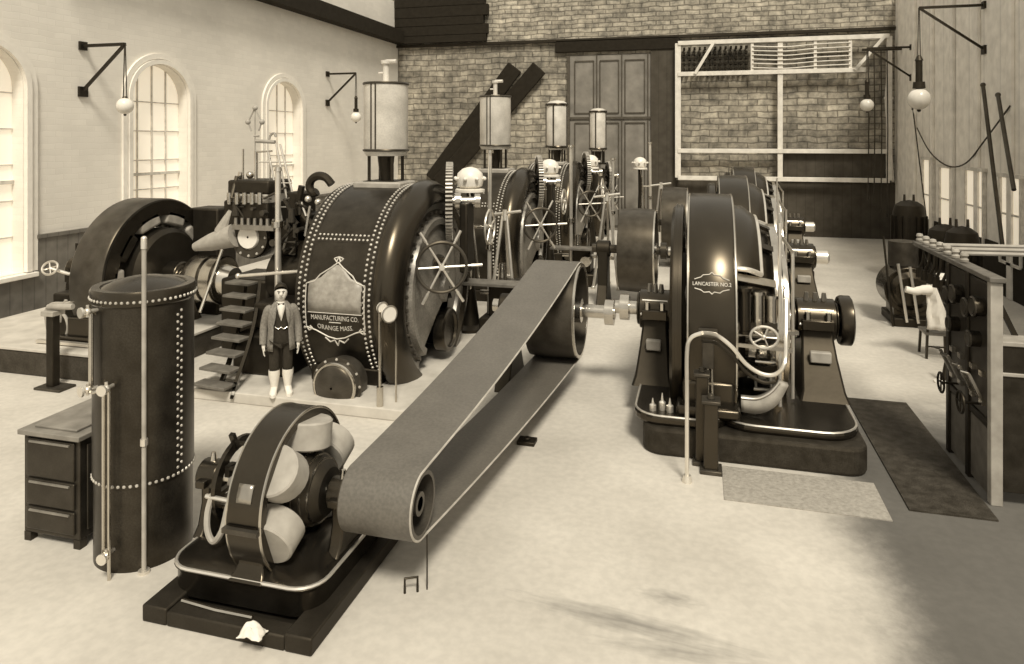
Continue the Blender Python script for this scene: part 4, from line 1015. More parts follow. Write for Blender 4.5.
m.tube([tk(aL,2.4,.07), tk(aL,1.72,.07)], .022, 8); m.tube([tk(aL-.07,2.38,.0), tk(aL-.07,2.38,.12)], .018, 6); m.build('gauge_glass', M_steel, t)
def valve(a, z):
    v = MB(); v.tube([tk(a,z,-.01), tk(a,z,.16)], .018, 8); v.sphere(tk(a,z,.10), .035, 10, 8); v.cyl(tk(a,z,.15), tk(a,z,.17), .05, .05, 12); v.tube([tk(a,z-.05,.10), tk(a,z+.06,.10)], .014, 6)
    return v.build('cock', M_bright, t)
valve(aL, 2.42); valve(aL, 1.70); valve(am-math.radians(35), 1.74); valve(am-math.radians(35), .22)
m = MB()
a2 = am-math.radians(35)
for da in (-.05,.05): m.tube([tk(a2+da,1.72,.10), tk(a2+da,.0 if da > 0 else .24,.10)], .016, 8)
m.tube([tk(aL,1.70,.10), tk((aL+a2)/2,1.70,.13), tk(a2,1.74,.10)], .016, 8)
m.build('drain_pipe', M_steel, t)
b = at(144,573,Z=0)
t = thing('tall_pipe', 'tall slender bright pipe standing in front of riveted tank', 'pipe', tuple(b))
zt_ = at(145,240,Y=b.y).z
m = MB(); m.cyl(b, (b.x,b.y,zt_), .021,.021,12); m.build('pipe', M_paint, t)
m = MB(); m.cyl((b.x,b.y,zt_-.08),(b.x,b.y,zt_), .028,.028,12); m.sphere((b.x,b.y,zt_+.01), .028, 10, 6); m.build('pipe_cap', M_bright, t)
zc = at(144,442,Y=b.y).z; m = MB(); m.cyl((b.x,b.y,zc-.03),(b.x,b.y,zc+.03), .034,.034,10); m.build('coupling', M_bright, t)
m = MB(); m.cyl((b.x,b.y,0),(b.x,b.y,.03), .05,.05,12); m.build('foot_flange', M_bright, t)

# ------------------------------------------------------------------ drawer cabinet
c0 = at(27,538,Z=0); KX0, KX1, KY0, KY1, KH = -6.53, -5.84, 5.48, 6.35, 1.12
t = thing('drawer_cabinet', 'dark wooden drawer cabinet left of the riveted tank', 'cabinet', (-6.22,5.94,0))
m = MB(); m.box((KX0,KY0+.02,.09),(KX1,KY1,KH-.05)); m.build('carcass', M_wood, t, bevel=.008)
m = MB(); m.box((KX0-.035,KY0-.03,KH-.05),(KX1+.035,KY1+.03,KH)); m.box((KX0+.08,KY0+.06,KH),(KX1-.08,KY1-.06,KH+.025)); m.build('top', M_woodl, t, bevel=.008)
for (z0, z1) in ((.14,.36),(.38,.64),(.66,1.04)):
    m = MB(); m.box((KX0+.05,KY0-.005,z0),(KX1-.05,KY0+.03,z1)); dw = m.build('drawer', M_wood, t, bevel=.012)
    m = MB(); m.box((KX0+.10,KY0-.022,z1-.035),(KX1-.10,KY0-.004,z1-.018)); m.build('pull_strip', M_woodl, dw)
m = MB(); m.box((KX1-.004,KY0+.1,.16),(KX1+.012,KY1-.08,KH-.12)); m.build('side_panel', M_wood, t, bevel=.01)
for x in (KX0+.04,KX1-.04):
    for y in (KY0+.06,KY1-.04): MB().box((x-.04,y-.04,0),(x+.04,y+.04,.09)).build('foot', M_wood, t)

# ------------------------------------------------------------------ left generator
LX0, LX1, LY, LZ, LR = -10.72, -10.02, 11.3, 1.42, 1.45
o = MB().box((-13.4,9.35,0),(-8.95,13.4,.41)).build('foundation_block', M_slabshade, bevel=.03, smooth=0); MB().box((-13.4,9.33,.41),(-8.93,13.4,.46)).build('lit_top', M_kerb, o, bevel=.01, smooth=0)  # sunlit top and shaded sides put into the block's two tones
tag(o, 'long masonry foundation block under the left hand generator', 'plinth')
t = thing('ring_generator', 'big ring generator with round hood at left beyond the tank', 'generator', (-10.4,LY,.46))
m = MB(); m.lathe([(LX0,LR-.22),(LX0,LR-.02),(LX0+.03,LR),(LX1-.03,LR),(LX1,LR-.02),(LX1,LR-.22)], (0,LY,LZ), 'X', 90, True, -PI*.74, PI*.74); m.build('yoke', M_grey, t)
m = MB(); m.lathe([(LX1+.01,LR-.30),(LX1+.01,LR-.06),(LX1+.04,LR-.04),(LX1+.04,LR-.32)], (0,LY,LZ), 'X', 80, True, -PI*.74, PI*.74); m.build('yoke_rim', M_dark, t)
for k in range(10):
    a = 2*PI*(k+.5)/10
    if abs(a-PI) < .7: continue
    d = Vector((0,math.sin(a),math.cos(a))); c = Vector(((LX0+LX1)/2+.08,LY,LZ))
    m = MB(); m.cyl(c+d*1.25,c+d*.9,.17,.17,14); pc = m.build('field_pole', M_dark, t)
    m = MB(); m.bar(c+d*1.22,c+d*.94,.52,.62,(1,0,0)); m.build('field_coil', M_paint if k in (0,1,7,9) else M_dark2, pc, bevel=.05)
m = MB(); m.lathe([(LX0-.1,.2),(LX0-.1,.8),(LX0,.88),(LX1+.12,.88),(LX1+.2,.80),(LX1+.2,.2)], (0,LY,LZ), 'X', 60); m.build('armature', M_dark2, t)
for s in (-1,1):
    m = MB(); m.box((LX0,LY+s*1.18-.3,.46),(LX1,LY+s*1.18+.3,.9)); m.box((LX0-.15,LY+s*1.35-.22,.46),(LX1+.15,LY+s*1.35+.22,.58)); m.build('yoke_foot', M_dark, t, bevel=.04)
m = MB(); m.cyl((-12.0,LY,LZ),(-8.46,LY,LZ), .12,.12,20); m.build('shaft', M_steel, t)
m = MB(); m.cyl((-9.25,LY,LZ-.05),(-8.6,LY,LZ-.05), .42,.42,40); m.cyl((-8.6,LY,LZ-.05),(-8.4,LY,LZ-.05), .30,.24,30); m.cyl((-9.6,LY,LZ-.05),(-9.25,LY,LZ-.05), .2,.3,30); m.build('coupling_drum', M_steel, t)
m = MB()
for x in (-9.22,-8.92,-8.64): m.lathe([(x-.012,.40),(x-.012,.45),(x+.012,.45),(x+.012,.40)], (0,LY,LZ-.05), 'X', 40, True)
m.build('coupling_band', M_dark, t)
for x in (-11.9,-9.75):
    m = MB(); m.grid([[Vector(p) for p in ((x-.16,LY-h,z),(x+.16,LY-h,z),(x+.16,LY+h,z),(x-.16,LY+h,z))] for (z,h) in ((.46,.6),(.6,.5),(1.0,.3),(LZ+.05,.26))], True); m.cyl((x-.22,LY,LZ),(x+.22,LY,LZ),.26,.26,24); m.build('bearing_pedestal', M_dark, t, bevel=.03, smooth=20)
m = MB(); m.lathe([(-.04,.72),(-.04,.86),(.04,.86),(.04,.72)], (-11.25,LY,LZ), 'X', 50, True)
for k in range(8):
    a = 2*PI*k/8; c = Vector((-11.25,LY+.78*math.sin(a),LZ+.78*math.cos(a))); m.box(tuple(c-Vector((.2,.07,.07))), tuple(c+Vector((.2,.07,.07))))
m.build('brush_rocker', M_dark2, t)
m = MB(); m.cyl((-11.45,LY,LZ),(-10.9,LY,LZ),.6,.6,40); m.build('commutator', M_brass, t)
# small rocker handwheel at the far left
hc = at(50,268,Y=10.0)
m = MB(); m.tube([hc+Vector((.17*math.cos(k*PI/12),.05*math.sin(k*PI/12),.11*math.sin(k*PI/12))) for k in range(24)], .02, 8, True)
for k in range(4): a = k*PI/2+.4; m.tube([hc, hc+Vector((.17*math.cos(a),.05*math.sin(a),.11*math.sin(a)))], .012, 6)
m.tube([hc, hc+Vector((.25,.15,-.12)), hc+Vector((.42,.4,-.12))], .03, 8); m.build('handwheel', M_bright, t)
# cables drooping from the brush gear
m = MB()
yb_ = 9.9
for pts in ([(92,290),(104,292),(110,302),(110,345),(106,384)], [(48,330),(46,312),(52,304),(68,303),(84,298)], [(66,300),(62,310),(60,322)], [(62,344),(68,330),(66,318),(60,312)], [(88,350),(94,340),(92,325)]):
    m.tube(smoothpath([at(p[0],p[1],Y=yb_) for p in pts],5), .028, 8)
m.build('cables', M_paint, t)
m = MB(); b_ = at(85,335,Y=yb_); m.box((b_.x-.75,yb_-.3,.48),(b_.x+.55,yb_-.22,.53)); m.build('guard_bar', M_bright, t)
m = MB(); c_ = at(80,320,Y=yb_+.35); m.box((c_.x-.35,yb_+.1,.46),(c_.x+.35,yb_+.7,1.25)); m.build('terminal_block', M_dark2, t, bevel=.03)
b = at(53,388,Z=0)
t = thing('switch_stand', 'short dark post with pale cap at far left before foundation block', 'post', tuple(b))
zt_ = at(53,315,Y=b.y).z
m = MB(); m.box((b.x-.07,b.y-.07,.03),(b.x+.07,b.y+.07,zt_)); m.build('column', M_dark2, t, bevel=.015)
m = MB(); m.box((b.x-.12,b.y-.12,zt_),(b.x+.12,b.y+.12,zt_+.08)); m.cyl((b.x-.1,b.y,zt_+.12),(b.x+.4,b.y,zt_+.16), .05,.05,10); m.build('cap', M_paint, t, bevel=.01)
m = MB(); m.box((b.x-.22,b.y-.16,0),(b.x+.3,b.y+.16,.04)); m.build('foot_plate', M_grey, t, bevel=.01)

# ------------------------------------------------------------------ iron steps climbing to the governor platform
t = thing('iron_steps', 'flight of pale iron treads climbing left of the standing man', 'steps', tuple(at(215,392,Z=.16)))
N_ = 8; A0 = at(216,388,Z=.2); A1 = at(243,283,Y=10.7); rows = []
cs = []
for k in range(N_):
    f = k/(N_-1); cc = Vector((A0.x+(A1.x-A0.x)*f+.08*math.sin(PI*f), A0.y+(A1.y-A0.y)*f, .24+(A1.z-.24)*f)); cs.append(cc)
    w_ = .36-.06*f
    m = MB(); m.box((cc.x-w_,cc.y-.12,cc.z-.02),(cc.x+w_*.75,cc.y+.14,cc.z+.025), rz=-.12); m.build('tread', M_tread, t, bevel=.008)
m = MB(); m.grid([[c+Vector((.28,-.05,-.16)), c+Vector((.34,-.05,-.16)), c+Vector((.34,.05,.06)), c+Vector((.28,.05,.06))] for c in cs], True); m.build('stringer', M_dark, t, smooth=0)
m = MB(); m.grid([[c+Vector((-.06,.10,-.16)), c+Vector((.0,.10,-.16)), c+Vector((.0,.14,.0)), c+Vector((-.06,.14,.0))] for c in cs], True); m.build('stringer', M_dark, t, smooth=0)
hr0 = at(200,312,Y=9.7); hr1 = at(222,250,Y=10.5)
m = MB(); m.tube([hr0, hr1], .025, 8); m.build('handrail', M_steel, t)

# ------------------------------------------------------------------ turbine governor tower behind the man
GX, GY2 = -8.0, 11.6
t = thing('governor_tower', 'tall ornate governor machine with round pale dial behind the steps', 'governor', (GX,GY2,.16))
def gq(px, py, y=11.2): return at(px,py,Y=y)
m = MB(); m.box((GX-.45,10.95,.16),(GX+.55,12.0,gq(0,262).z)); m.build('pedestal', M_dark2, t, bevel=.05)
c = gq(249,237,11.0)
m = MB(); m.lathe([(.0,.36),(.05,.40),(.5,.42),(.9,.40),(.9,.05)], c+Vector((0,0,0)), 'Y', 36); m.build('cylinder', M_dark, t)
m = MB(); m.lathe([(-.04,.02),(-.05,.20),(-.02,.22),(.02,.22)], c, 'Y', 32); m.build('dial_cover', M_enam, t)
m = MB(); m.lathe([(-.01,.21),(-.01,.38),(.03,.38),(.03,.21)], c, 'Y', 36, True); n2 = len(m.f)
for k in range(12): a = k*PI/6; m.rivet((c.x+.34*math.cos(a),c.y-.01,c.z+.34*math.sin(a)),(0,-1,0),.035)
m.build('cover_bolts', M_grey, t, mat2=M_rivet, n2=n2)
m = MB(); m.box((-7.45,9.95,.16),(-6.42,12.2,.80)); m.box((-7.3,10.3,.80),(-6.45,12.0,1.25)); m.cyl((-7.5,11.4,1.5),(-6.42,11.4,1.5), .5,.5,30); m.build('bed_casting', M_dark2, t, bevel=.04)
# casting arm to the left, a long pale snout
a_, b_ = gq(195,247,11.0), gq(236,235,11.0)
m = MB(); m.tube([a_, a_+(b_-a_)*.4, b_], [.08,.16,.22], 14); m.tube([gq(222,232,11.0), gq(232,210,11.0)], [.14,.06], 10); m.build('outlet_arm', M_cream, t)
# stacked ironwork above
for (px0, px1, py0, py1, mt, nm) in ((232,276,200,225,M_dark2,'valve_chest'),(236,276,193,203,M_paint,'valve_gallery'),(236,277,180,193,M_dark2,'table_casting')):
    p0, p1 = gq(px0,py1), gq(px1,py0); m = MB(); m.box((p0.x,10.95,p0.z),(p1.x,11.7,p1.z)); m.build(nm, mt, t, bevel=.04)
m = MB()
for k in range(5): p0, p1 = gq(240+7.5*k,200), gq(240+7.5*k,193); m.cyl((p0.x,10.9,p0.z-.05),(p0.x,10.9,p1.z+.03), .045,.045,10)
m.build('gallery_studs', M_steel, t)
random.seed(5)
m = MB()
for k in range(34):
    px, py = random.uniform(233,300), random.uniform(198,258)
    if (px-249)**2+(py-237)**2 < 26**2: continue
    p0 = gq(px,py,10.93); r_ = random.uniform(.03,.08)
    if k % 3 == 0: m.cyl(p0+Vector((0,.3,0)), p0-Vector((0,.08,0)), r_, r_*.9, 10)
    elif k % 3 == 1: m.tube([p0, p0+Vector((random.uniform(-.3,.3),-.04,0)), p0+Vector((random.uniform(-.3,.3),.1,random.uniform(-.4,.4)))], r_*.5, 8)
    else: m.cyl(p0-Vector((0,0,.12)), p0+Vector((0,0,.12)), r_*.8, r_*.8, 10)
m.build('pipework', M_grey, t)
m = MB(); p0, p1 = gq(234,227,10.9), gq(275,225,10.9); m.box((p0.x,10.85,p0.z-.04),(p1.x,11.0,p0.z+.05))
for k in range(7): q0 = gq(236+6.3*k,222,10.9); m.cyl((q0.x,10.9,p0.z),(q0.x,10.9,p0.z+.17), .04,.03,10)
m.build('lubricator', M_brass, t)
m = MB()
for (px, y0_, y1_, r_) in ((243,180,149,.02),(256,180,151,.03),(270,180,158,.015)): m.cyl(gq(px,y0_), gq(px,y1_), r_, r_, 8)
p0 = gq(250,175); m.sphere(p0, .07, 10, 8); m.tube([gq(240,180), gq(241,172)], .05, 8)
m.tube([gq(256,152), gq(272,151)], .02, 6); m.build('spindle', M_steel, t)
# fly-ball head
m = MB(); top = gq(255,108); 
for s in (-1,1): m.tube([gq(255,108), gq(255+s*7,122), gq(255+s*3.5,131)], .014, 6); m.sphere(gq(255+s*7,122), .05, 10, 6)
m.cyl(gq(255,152), gq(255,106), .014, .012, 6); m.sphere(top, .05, 8, 6); m.tube([gq(254,136), gq(259,136)], .02, 6); m.tube([gq(256,141), gq(275,142)], .035, 8)
m.tube(smoothpath([gq(269,141), gq(270,136), gq(274,133), gq(276,137)],4), .022, 6)
m.build('fly_ball_head', M_paint, t)
# trestle legs of bright angle beside the head
m = MB()
for (a, b) in (((276,144),(292,224)),((280,144),(300,222)),((268,150),(283,226))): m.tube([gq(*a), gq(*b)], .02, 6)
for py in (162,183,207): m.tube([gq(259,py), gq(292,py)], .014, 6)
m.build('trestle', M_bright, t)
# scroll ornament to the right of the trestle
m = MB(); cc = gq(317,189,11.0)
sp = [Vector((cc.x+(.30-.032*k)*math.cos(k*.55+.3), 11.0, cc.z+(.30-.032*k)*math.sin(k*.55+.3))) for k in range(9)]
m.tube(smoothpath(sp,4), [.075]*(8*4+1), 8)
m.tube(smoothpath([cc+Vector((-.3,0,.05)), cc+Vector((-.36,0,-.3)), cc+Vector((-.2,0,-.55)), cc+Vector((.1,0,-.7))],4), .06, 8)
m.build('scroll_bracket', M_dark2, t)
m = MB()
for k, (px, py, w_, h_) in enumerate(((300,205,.16,.5),(308,222,.2,.35),(292,232,.22,.4),(312,240,.2,.5))): p0 = gq(px,py,11.3); m.box((p0.x-w_,11.1,p0.z-h_),(p0.x+w_,11.6,p0.z+h_*.5))
m.build('valve_block', M_dark2, t, bevel=.04)
for (px0,py0,px1,py1) in ((301,202,306,216),(310,206,305,236),(290,226,283,250)): m = MB(); m.tube([gq(px0,py0,10.95), gq(px1,py1,10.95)], .022, 6); m.build('lever', M_bright, t)
for (px,py) in ((318,202),(308,199),(328,200)): m = MB(); m.sphere(gq(px,py,10.9), .06, 10, 6); m.build('ball_knob', M_bright, t)
# dark column standing at the left of the tower
b0, b1 = gq(213,235,12.4), gq(213,207,12.4)
m = MB(); m.box((b0.x-.35,12.1,.46),(b0.x+.35,12.7,b1.z)); m.build('rear_cabinet', M_dark2, t, bevel=.04)
# polished standing column in front
t = thing('polished_column', 'slender polished column with collar behind the standing man', 'column', (at(278,300,Y=10.6).x,10.6,.16))
x_ = at(278,240,Y=10.6).x
m = MB(); m.lathe([(.16,.10),(.3,.08),(1.2,.062),(at(278,228,Y=10.6).z,.05),(at(278,170,Y=10.6).z,.05)], (x_,10.6,0), 'Z', 16); m.build('shaft', M_bright, t)
zc = at(278,224,Y=10.6).z; m = MB(); m.cyl((x_,10.6,zc-.05),(x_,10.6,zc+.05), .11,.11,18); m.build('collar', M_steel, t); m = MB(); m.cyl((x_,10.6,at(278,171,Y=10.6).z),(x_,10.6,at(278,167,Y=10.6).z), .07,.05,14); m.build('column_head', M_steel, t)
o = MB(); q0, q1 = at(238,276,Y=10.4), at(304,271,Y=10.4); o.tube([q0,q1], .028, 8); o.sphere(q0,.05,8,6); o.sphere(q1,.05,8,6); tag(o.build('guard_rail', M_bright), 'short level bright guard rail behind the man', 'rail')
# ------------------------------------------------------------------ standing man in jacket, waistcoat and white boots
mp = at(269,400,Z=.16); 
man = thing('person', 'person standing with arms down in open jacket, dark waistcoat and white boots', 'person', (mp.x,9.36,.16))
man.rotation_euler = (0,0,math.atan2(-mp.y,-mp.x)+PI/2)
ORG[man.name] = (0,0,0); man.scale = (.96,.96,.96)
HS = 1.0
def skin_obj(name, mat, parent, chains, root=0, sub=1):
    """chains: dict id -> (co, r, parent id)"""
    ids = list(chains); idx = {k: i for i, k in enumerate(ids)}
    me = bpy.data.meshes.new(name)
    me.from_pydata([chains[k][0] for k in ids], [(idx[chains[k][2]], idx[k]) for k in ids if chains[k][2] is not None], [])
    me.materials.append(mat)
    o = bpy.data.objects.new(name, me); COL.objects.link(o); o.parent = parent; ORG[o.name] = (0,0,0)
    md = o.modifiers.new('Skin', 'SKIN'); md.use_smooth_shade = True
    if not me.skin_vertices: 
        me.attributes
    for i, k in enumerate(ids):
        sv = me.skin_vertices[0].data[i]; r = chains[k][1]; sv.radius = (r, r) if not isinstance(r, tuple) else r
        sv.use_root = (i == root)
    ms = o.modifiers.new('Sub', 'SUBSURF'); ms.levels = sub; ms.render_levels = sub
    return o
B = {'pelvis': ((0,0,.88),(.15,.10),None), 'waist': ((0,.0,1.03),(.13,.09),'pelvis'), 'chest': ((0,.0,1.25),(.155,.10),'waist'),
     'neckb': ((0,.01,1.40),(.07,.06),'chest'), 'neck': ((0,0,1.45),(.05,.05),'neckb'), 'jaw': ((0,-.020,1.512),(.072,.078),'neck'), 'face': ((0,-.012,1.585),(.088,.098),'jaw'), 'skull': ((0,.0,1.655),(.078,.088),'face'),
     'nose': ((0,-.120,1.568),(.011,.013),'face')}
for s, n in ((-1,'r'),(1,'l')):
    B['ear'+n] = ((s*.098,.0,1.575),(.009,.020),'face')
    B['hip'+n] = ((s*.09,0,.82),(.085,.09),'pelvis'); B['knee'+n] = ((s*.095,-.02,.47),(.058,.06),'hip'+n); B['ank'+n] = ((s*.10,.01,.10),(.04,.045),'knee'+n); B['toe'+n] = ((s*.13,-.15,.04),(.035,.025),'ank'+n)
    B['sh'+n] = ((s*.185,.0,1.345),(.055,.055),'chest'); B['el'+n] = ((s*.245,.03,1.06),(.042,.042),'sh'+n); B['wr'+n] = ((s*.26,-.03,.81),(.028,.03),'el'+n)
    B['palm'+n] = ((s*.262,-.045,.73),(.018,.036),'wr'+n)
    for q, dy in enumerate((-.034,-.011,.012,.034)):
        L = (.078,.088,.082,.062)[q]
        B['f%d%s' % (q,n)] = ((s*.262,-.048+dy,.70),.0095,'palm'+n); B['g%d%s' % (q,n)] = ((s*.255,-.050+dy*1.1,.70-L*.55),.009,'f%d%s' % (q,n)); B['h%d%s' % (q,n)] = ((s*.238,-.052+dy*1.1,.70-L),.008,'g%d%s' % (q,n))
    B['t0'+n] = ((s*.25,-.088,.755),.011,'palm'+n); B['t1'+n] = ((s*.242,-.108,.705),.0095,'t0'+n)
body = skin_obj('body', M_skin, man, B, 0, 2)
for s in (-1,1): MB().sphere((s*.035,-.098,1.600), .0085, 10, 6).build('eye', M_hair, man)
m = MB(); m.tube([(-.028,-.093,1.527),(0,-.099,1.525),(.028,-.093,1.527)], .005, 5); m.build('mouth', M_coat, man)
m = MB()
for s in (-1,1): m.tube([(s*.015,-.107,1.625),(s*.035,-.104,1.630),(s*.055,-.090,1.623)], .005, 5)
m.build('eyebrows', M_hair, man)
rows = []
for i in range(9):
    th = i/8*1.0; row = []
    for k in range(24):
        a = 2*PI*k/24; front = max(0, -math.sin(a)); lim = 1.95-1.0*front**.7
        p = th*lim; row.append(Vector((.094*math.sin(p)*math.cos(a), .010+.106*math.sin(p)*math.sin(a), 1.637+.098*math.cos(p))))
    rows.append(row)
m = MB(); m.grid(rows, True); m.build('hair', M_hair, man, solid=.012, sub=1)
T = {'p': ((0,0,.92),(.165,.115),None)}
for s, n in ((-1,'r'),(1,'l')):
    T['h'+n] = ((s*.092,0,.80),(.098,.105),'p'); T['k'+n] = ((s*.098,-.02,.50),(.080,.085),'h'+n); T['e'+n] = ((s*.10,-.01,.33),(.075,.08),'k'+n)
skin_obj('trousers', M_vest, man, T, 0, 2)
for s in (-1,1):
    rows = []
    for (z, y, rx, ry) in ((.385,-.012,.086,.092),(.30,-.008,.086,.092),(.2,.0,.068,.078),(.12,.0,.056,.07),(.075,-.045,.055,.105),(.045,-.085,.058,.135),(.0,-.085,.058,.138)):
        rows.append([Vector((s*(.10+max(0,-y)*.25)+rx*math.cos(2*PI*k/20), y+ry*math.sin(2*PI*k/20), z)) for k in range(20)])
    rows.append([Vector((s*.12,-.08,0))]*20)
    m = MB(); m.grid(rows, True); m.build('boot', M_boot, man)
def torso(zs, a0, a1, n=28):
    rows = []
    for (z, rx, ry, y) in zs:
        rows.append([Vector((rx*math.cos(a0+(a1-a0)*k/n), y+ry*math.sin(a0+(a1-a0)*k/n), z)) for k in range(n+1)])
    return rows
m = MB(); m.grid(torso(((.79,.10,.06,0),(.80,.175,.125,0),(.86,.180,.135,0),(1.0,.160,.118,0),(1.2,.178,.125,0),(1.33,.165,.112,0),(1.41,.10,.080,.01)), -PI/2+.0, 1.5*PI))
vest = m.build('waistcoat', M_vest, man)
m = MB(); m.grid([[Vector((-w,y,z)), Vector((0,y-.012,z)), Vector((w,y,z))] for (z,w,y) in ((1.17,.004,-.132),(1.28,.035,-.130),(1.36,.055,-.112),(1.43,.058,-.078))]); m.build('shirt_front', M_shirt, man, solid=.006)
m = MB(); m.tube([(.062*math.cos(k*PI/10),.005+.062*math.sin(k*PI/10)*1.05,1.435) for k in range(20)], .014, 6, True); m.build('collar', M_shirt, man)
m = MB()
for s in (-1,1): m.grid([[Vector((s*.002,-.09,1.422)), Vector((s*.05,-.088,1.437))],[Vector((s*.002,-.095,1.408)), Vector((s*.05,-.09,1.398))]])
m.build('bow_tie', M_hair, man, solid=.012)
m = MB(); m.tube(smoothpath([(-.09,-.128,1.08),(-.04,-.140,1.05),(0,-.138,1.07),(.04,-.140,1.045),(.09,-.128,1.07)],4), .006, 5); m.build('watch_chain', M_bright, man)
m = MB(); gap = .62
m.grid(torso(((.70,.215,.165,.0),(.80,.208,.158,.0),(.95,.195,.145,.0),(1.05,.190,.140,.0),(1.22,.205,.142,.0),(1.33,.195,.130,.0),(1.40,.125,.098,.012),(1.445,.085,.075,.015)), -PI/2+gap, 1.5*PI-gap, 34))
jk = m.build('jacket', M_coat, man, solid=.016)
for s in (-1,1):
    m = MB(); m.tube(smoothpath([(s*.13,.0,1.36),(s*.18,.0,1.325),(s*.225,.02,1.20),(s*.255,.03,1.06),(s*.265,.0,.92),(s*.268,-.03,.80)],4), [.03,.05,.062,.070]+[.074,.075,.072,.07,.068,.066,.064,.062,.06,.06,.058,.057,.056,.055,.054,.053,.052], 14)
    m.build('sleeve', M_coat, man)
    m = MB(); m.grid([[Vector((s*x0,y0,z)), Vector((s*x1,y1,z))] for (z,x0,y0,x1,y1) in ((1.08,.115,-.128,.115,-.130),(1.2,.085,-.140,.14,-.128),(1.32,.07,-.122,.135,-.108),(1.42,.06,-.075,.085,-.06))]); m.build('lapel', M_coat, man, solid=.014)
# ------------------------------------------------------------------ switchboard
SX, SY0, SY1, SZ = 3.12, 8.80, 10.15, 2.44; SYR = 11.6
t = thing('switchboard', 'long black switchboard with pale end post and instruments on its face', 'switchboard', (SX,(SY0+SY1)/2,0))
n = 2; L_ = (SY1-SY0)/n
for k in range(n+1):
    y = SY0+L_*k; m = MB(); m.box((SX-.05,y-.05,0),(SX+.07,y+.05,SZ)); m.build('post', M_paint if k in (0,) else M_dark2, t, bevel=.008)
m = MB(); m.box((SX-.07,SY0-.08,SZ),(SX+.09,SYR,SZ+.06)); m.build('top_rail', M_tread, t, bevel=.01)
m = MB(); m.box((SX-.04,SY0,.80),(SX+.06,SY1,.88)); m.build('mid_rail', M_dark2, t, bevel=.01)
random.seed(11)
for k in range(n):
    y0, y1 = SY0+L_*k+.05, SY0+L_*(k+1)-.05
    m = MB(); m.box((SX-.03,y0,.9),(SX+.02,y1,SZ-.03)); pn = m.build('slate_panel', M_slate, t, bevel=.01)
    m = MB(); m.box((SX-.02,y0,.05),(SX+.02,y1,.78)); m.build('lower_board', M_tread, t, smooth=0)
    for (fy, z, r_) in ((.28,2.12,.11),(.72,2.05,.11),(.5,1.72,.09)):
        y = y0+(y1-y0)*fy
        m = MB(); m.cyl((SX-.14,y,z),(SX-.03,y,z), r_,r_,24); g_ = m.build('meter', M_dark, pn)
        m = MB(); m.tube([(SX-.14,y+r_*.92*math.cos(a*PI/12),z+r_*.92*math.sin(a*PI/12)) for a in range(24)], .014, 6, True); m.build('meter_bezel', M_grey, pn)
        m = MB(); m.cyl((SX-.15,y,z),(SX-.142,y,z), r_*.72,r_*.72,20); m.build('meter_face', M_grey, pn)
    for fy in (.25,.75):
        y = y0+(y1-y0)*fy; z = 1.22
        m = MB()
        for s in (-.03,.03): m.bar((SX-.05,y+s,z-.16),(SX-.19,y+s,z+.14), .012,.03)
        m.box((SX-.07,y-.05,z-.2),(SX-.03,y+.05,z-.14)); m.box((SX-.07,y-.05,z+.12),(SX-.03,y+.05,z+.18)); m.cyl((SX-.19,y-.05,z+.14),(SX-.19,y+.05,z+.14), .012,None,8); m.cyl((SX-.19,y,z+.14),(SX-.27,y,z+.16), .018,.014,8)
        m.build('knife_switch', M_brass if k % 2 else M_steel, pn)
    y = (y0+y1)/2
    m = MB(); hc = Vector((SX-.22,y,.98)); m.tube([hc+Vector((0,.12*math.cos(a*PI/10),.12*math.sin(a*PI/10))) for a in range(20)], .014, 6, True)
    for a in range(4): m.tube([hc, hc+Vector((0,.12*math.cos(a*PI/2),.12*math.sin(a*PI/2)))], .01, 5)
    m.cyl(hc, hc+Vector((.2,0,0)), .015,.015,8); m.build('rheostat_wheel', M_dark2, pn)
for k in range(7):
    y = SY0+.9+(SYR-SY0-1.0)*k/6
    m = MB(); m.lathe([(SZ+.07,.01),(SZ+.07,.045),(SZ+.10,.05),(SZ+.12,.03),(SZ+.15,.05),(SZ+.18,.04),(SZ+.19,.01)], (SX,y,0), 'Z', 14); m.build('insulator', M_paint, t)
m = MB(); m.box((SX+.08,SY0-.02,.15),(SX+.75,SY0+.03,1.75)); m.build('return_panel', M_slate, t, bevel=.01)
m = MB(); m.box((SX-.02,SY0-.04,1.75),(SX+.8,SY0+.3,1.80)); m.box((SX-.02,SY0-.04,1.42),(SX+.8,SY0+.02,1.46)); m.build('shelf', M_paint, t, bevel=.008)
for k in range(3):
    m = MB(); y = SY0+1.0+.35*k; m.tube([(SX,y,SZ+.16),(SX+4.2,y,SZ+.22)], .025, 8); m.build('bus_bar', M_paint, t)
for k in range(2): y = SY0+.3+L_*k; m = MB(); m.bar((SX+.07,y,SZ-.1),(SX+1.1,y,0.02), .05,.05); m.build('back_stay', M_dark2, t)
m = MB(); m.bar((SX,SYR-.3,SZ),(SX,SY1,SZ-.75), .04,.04,(1,0,0)); m.build('rail_brace', M_dark2, t)
for k in range(5):
    y = SY1+.12+.25*k; m = MB(); m.tube([(SX,y,SZ),(SX-.02,y,SZ-.18),(SX-.05,y+.05,SZ-.3)], .02, 6); m.cyl((SX-.05,y+.05,SZ-.42),(SX-.05,y+.05,SZ-.28), .05,.04,10); m.build('cable_drop', M_dark2, t)

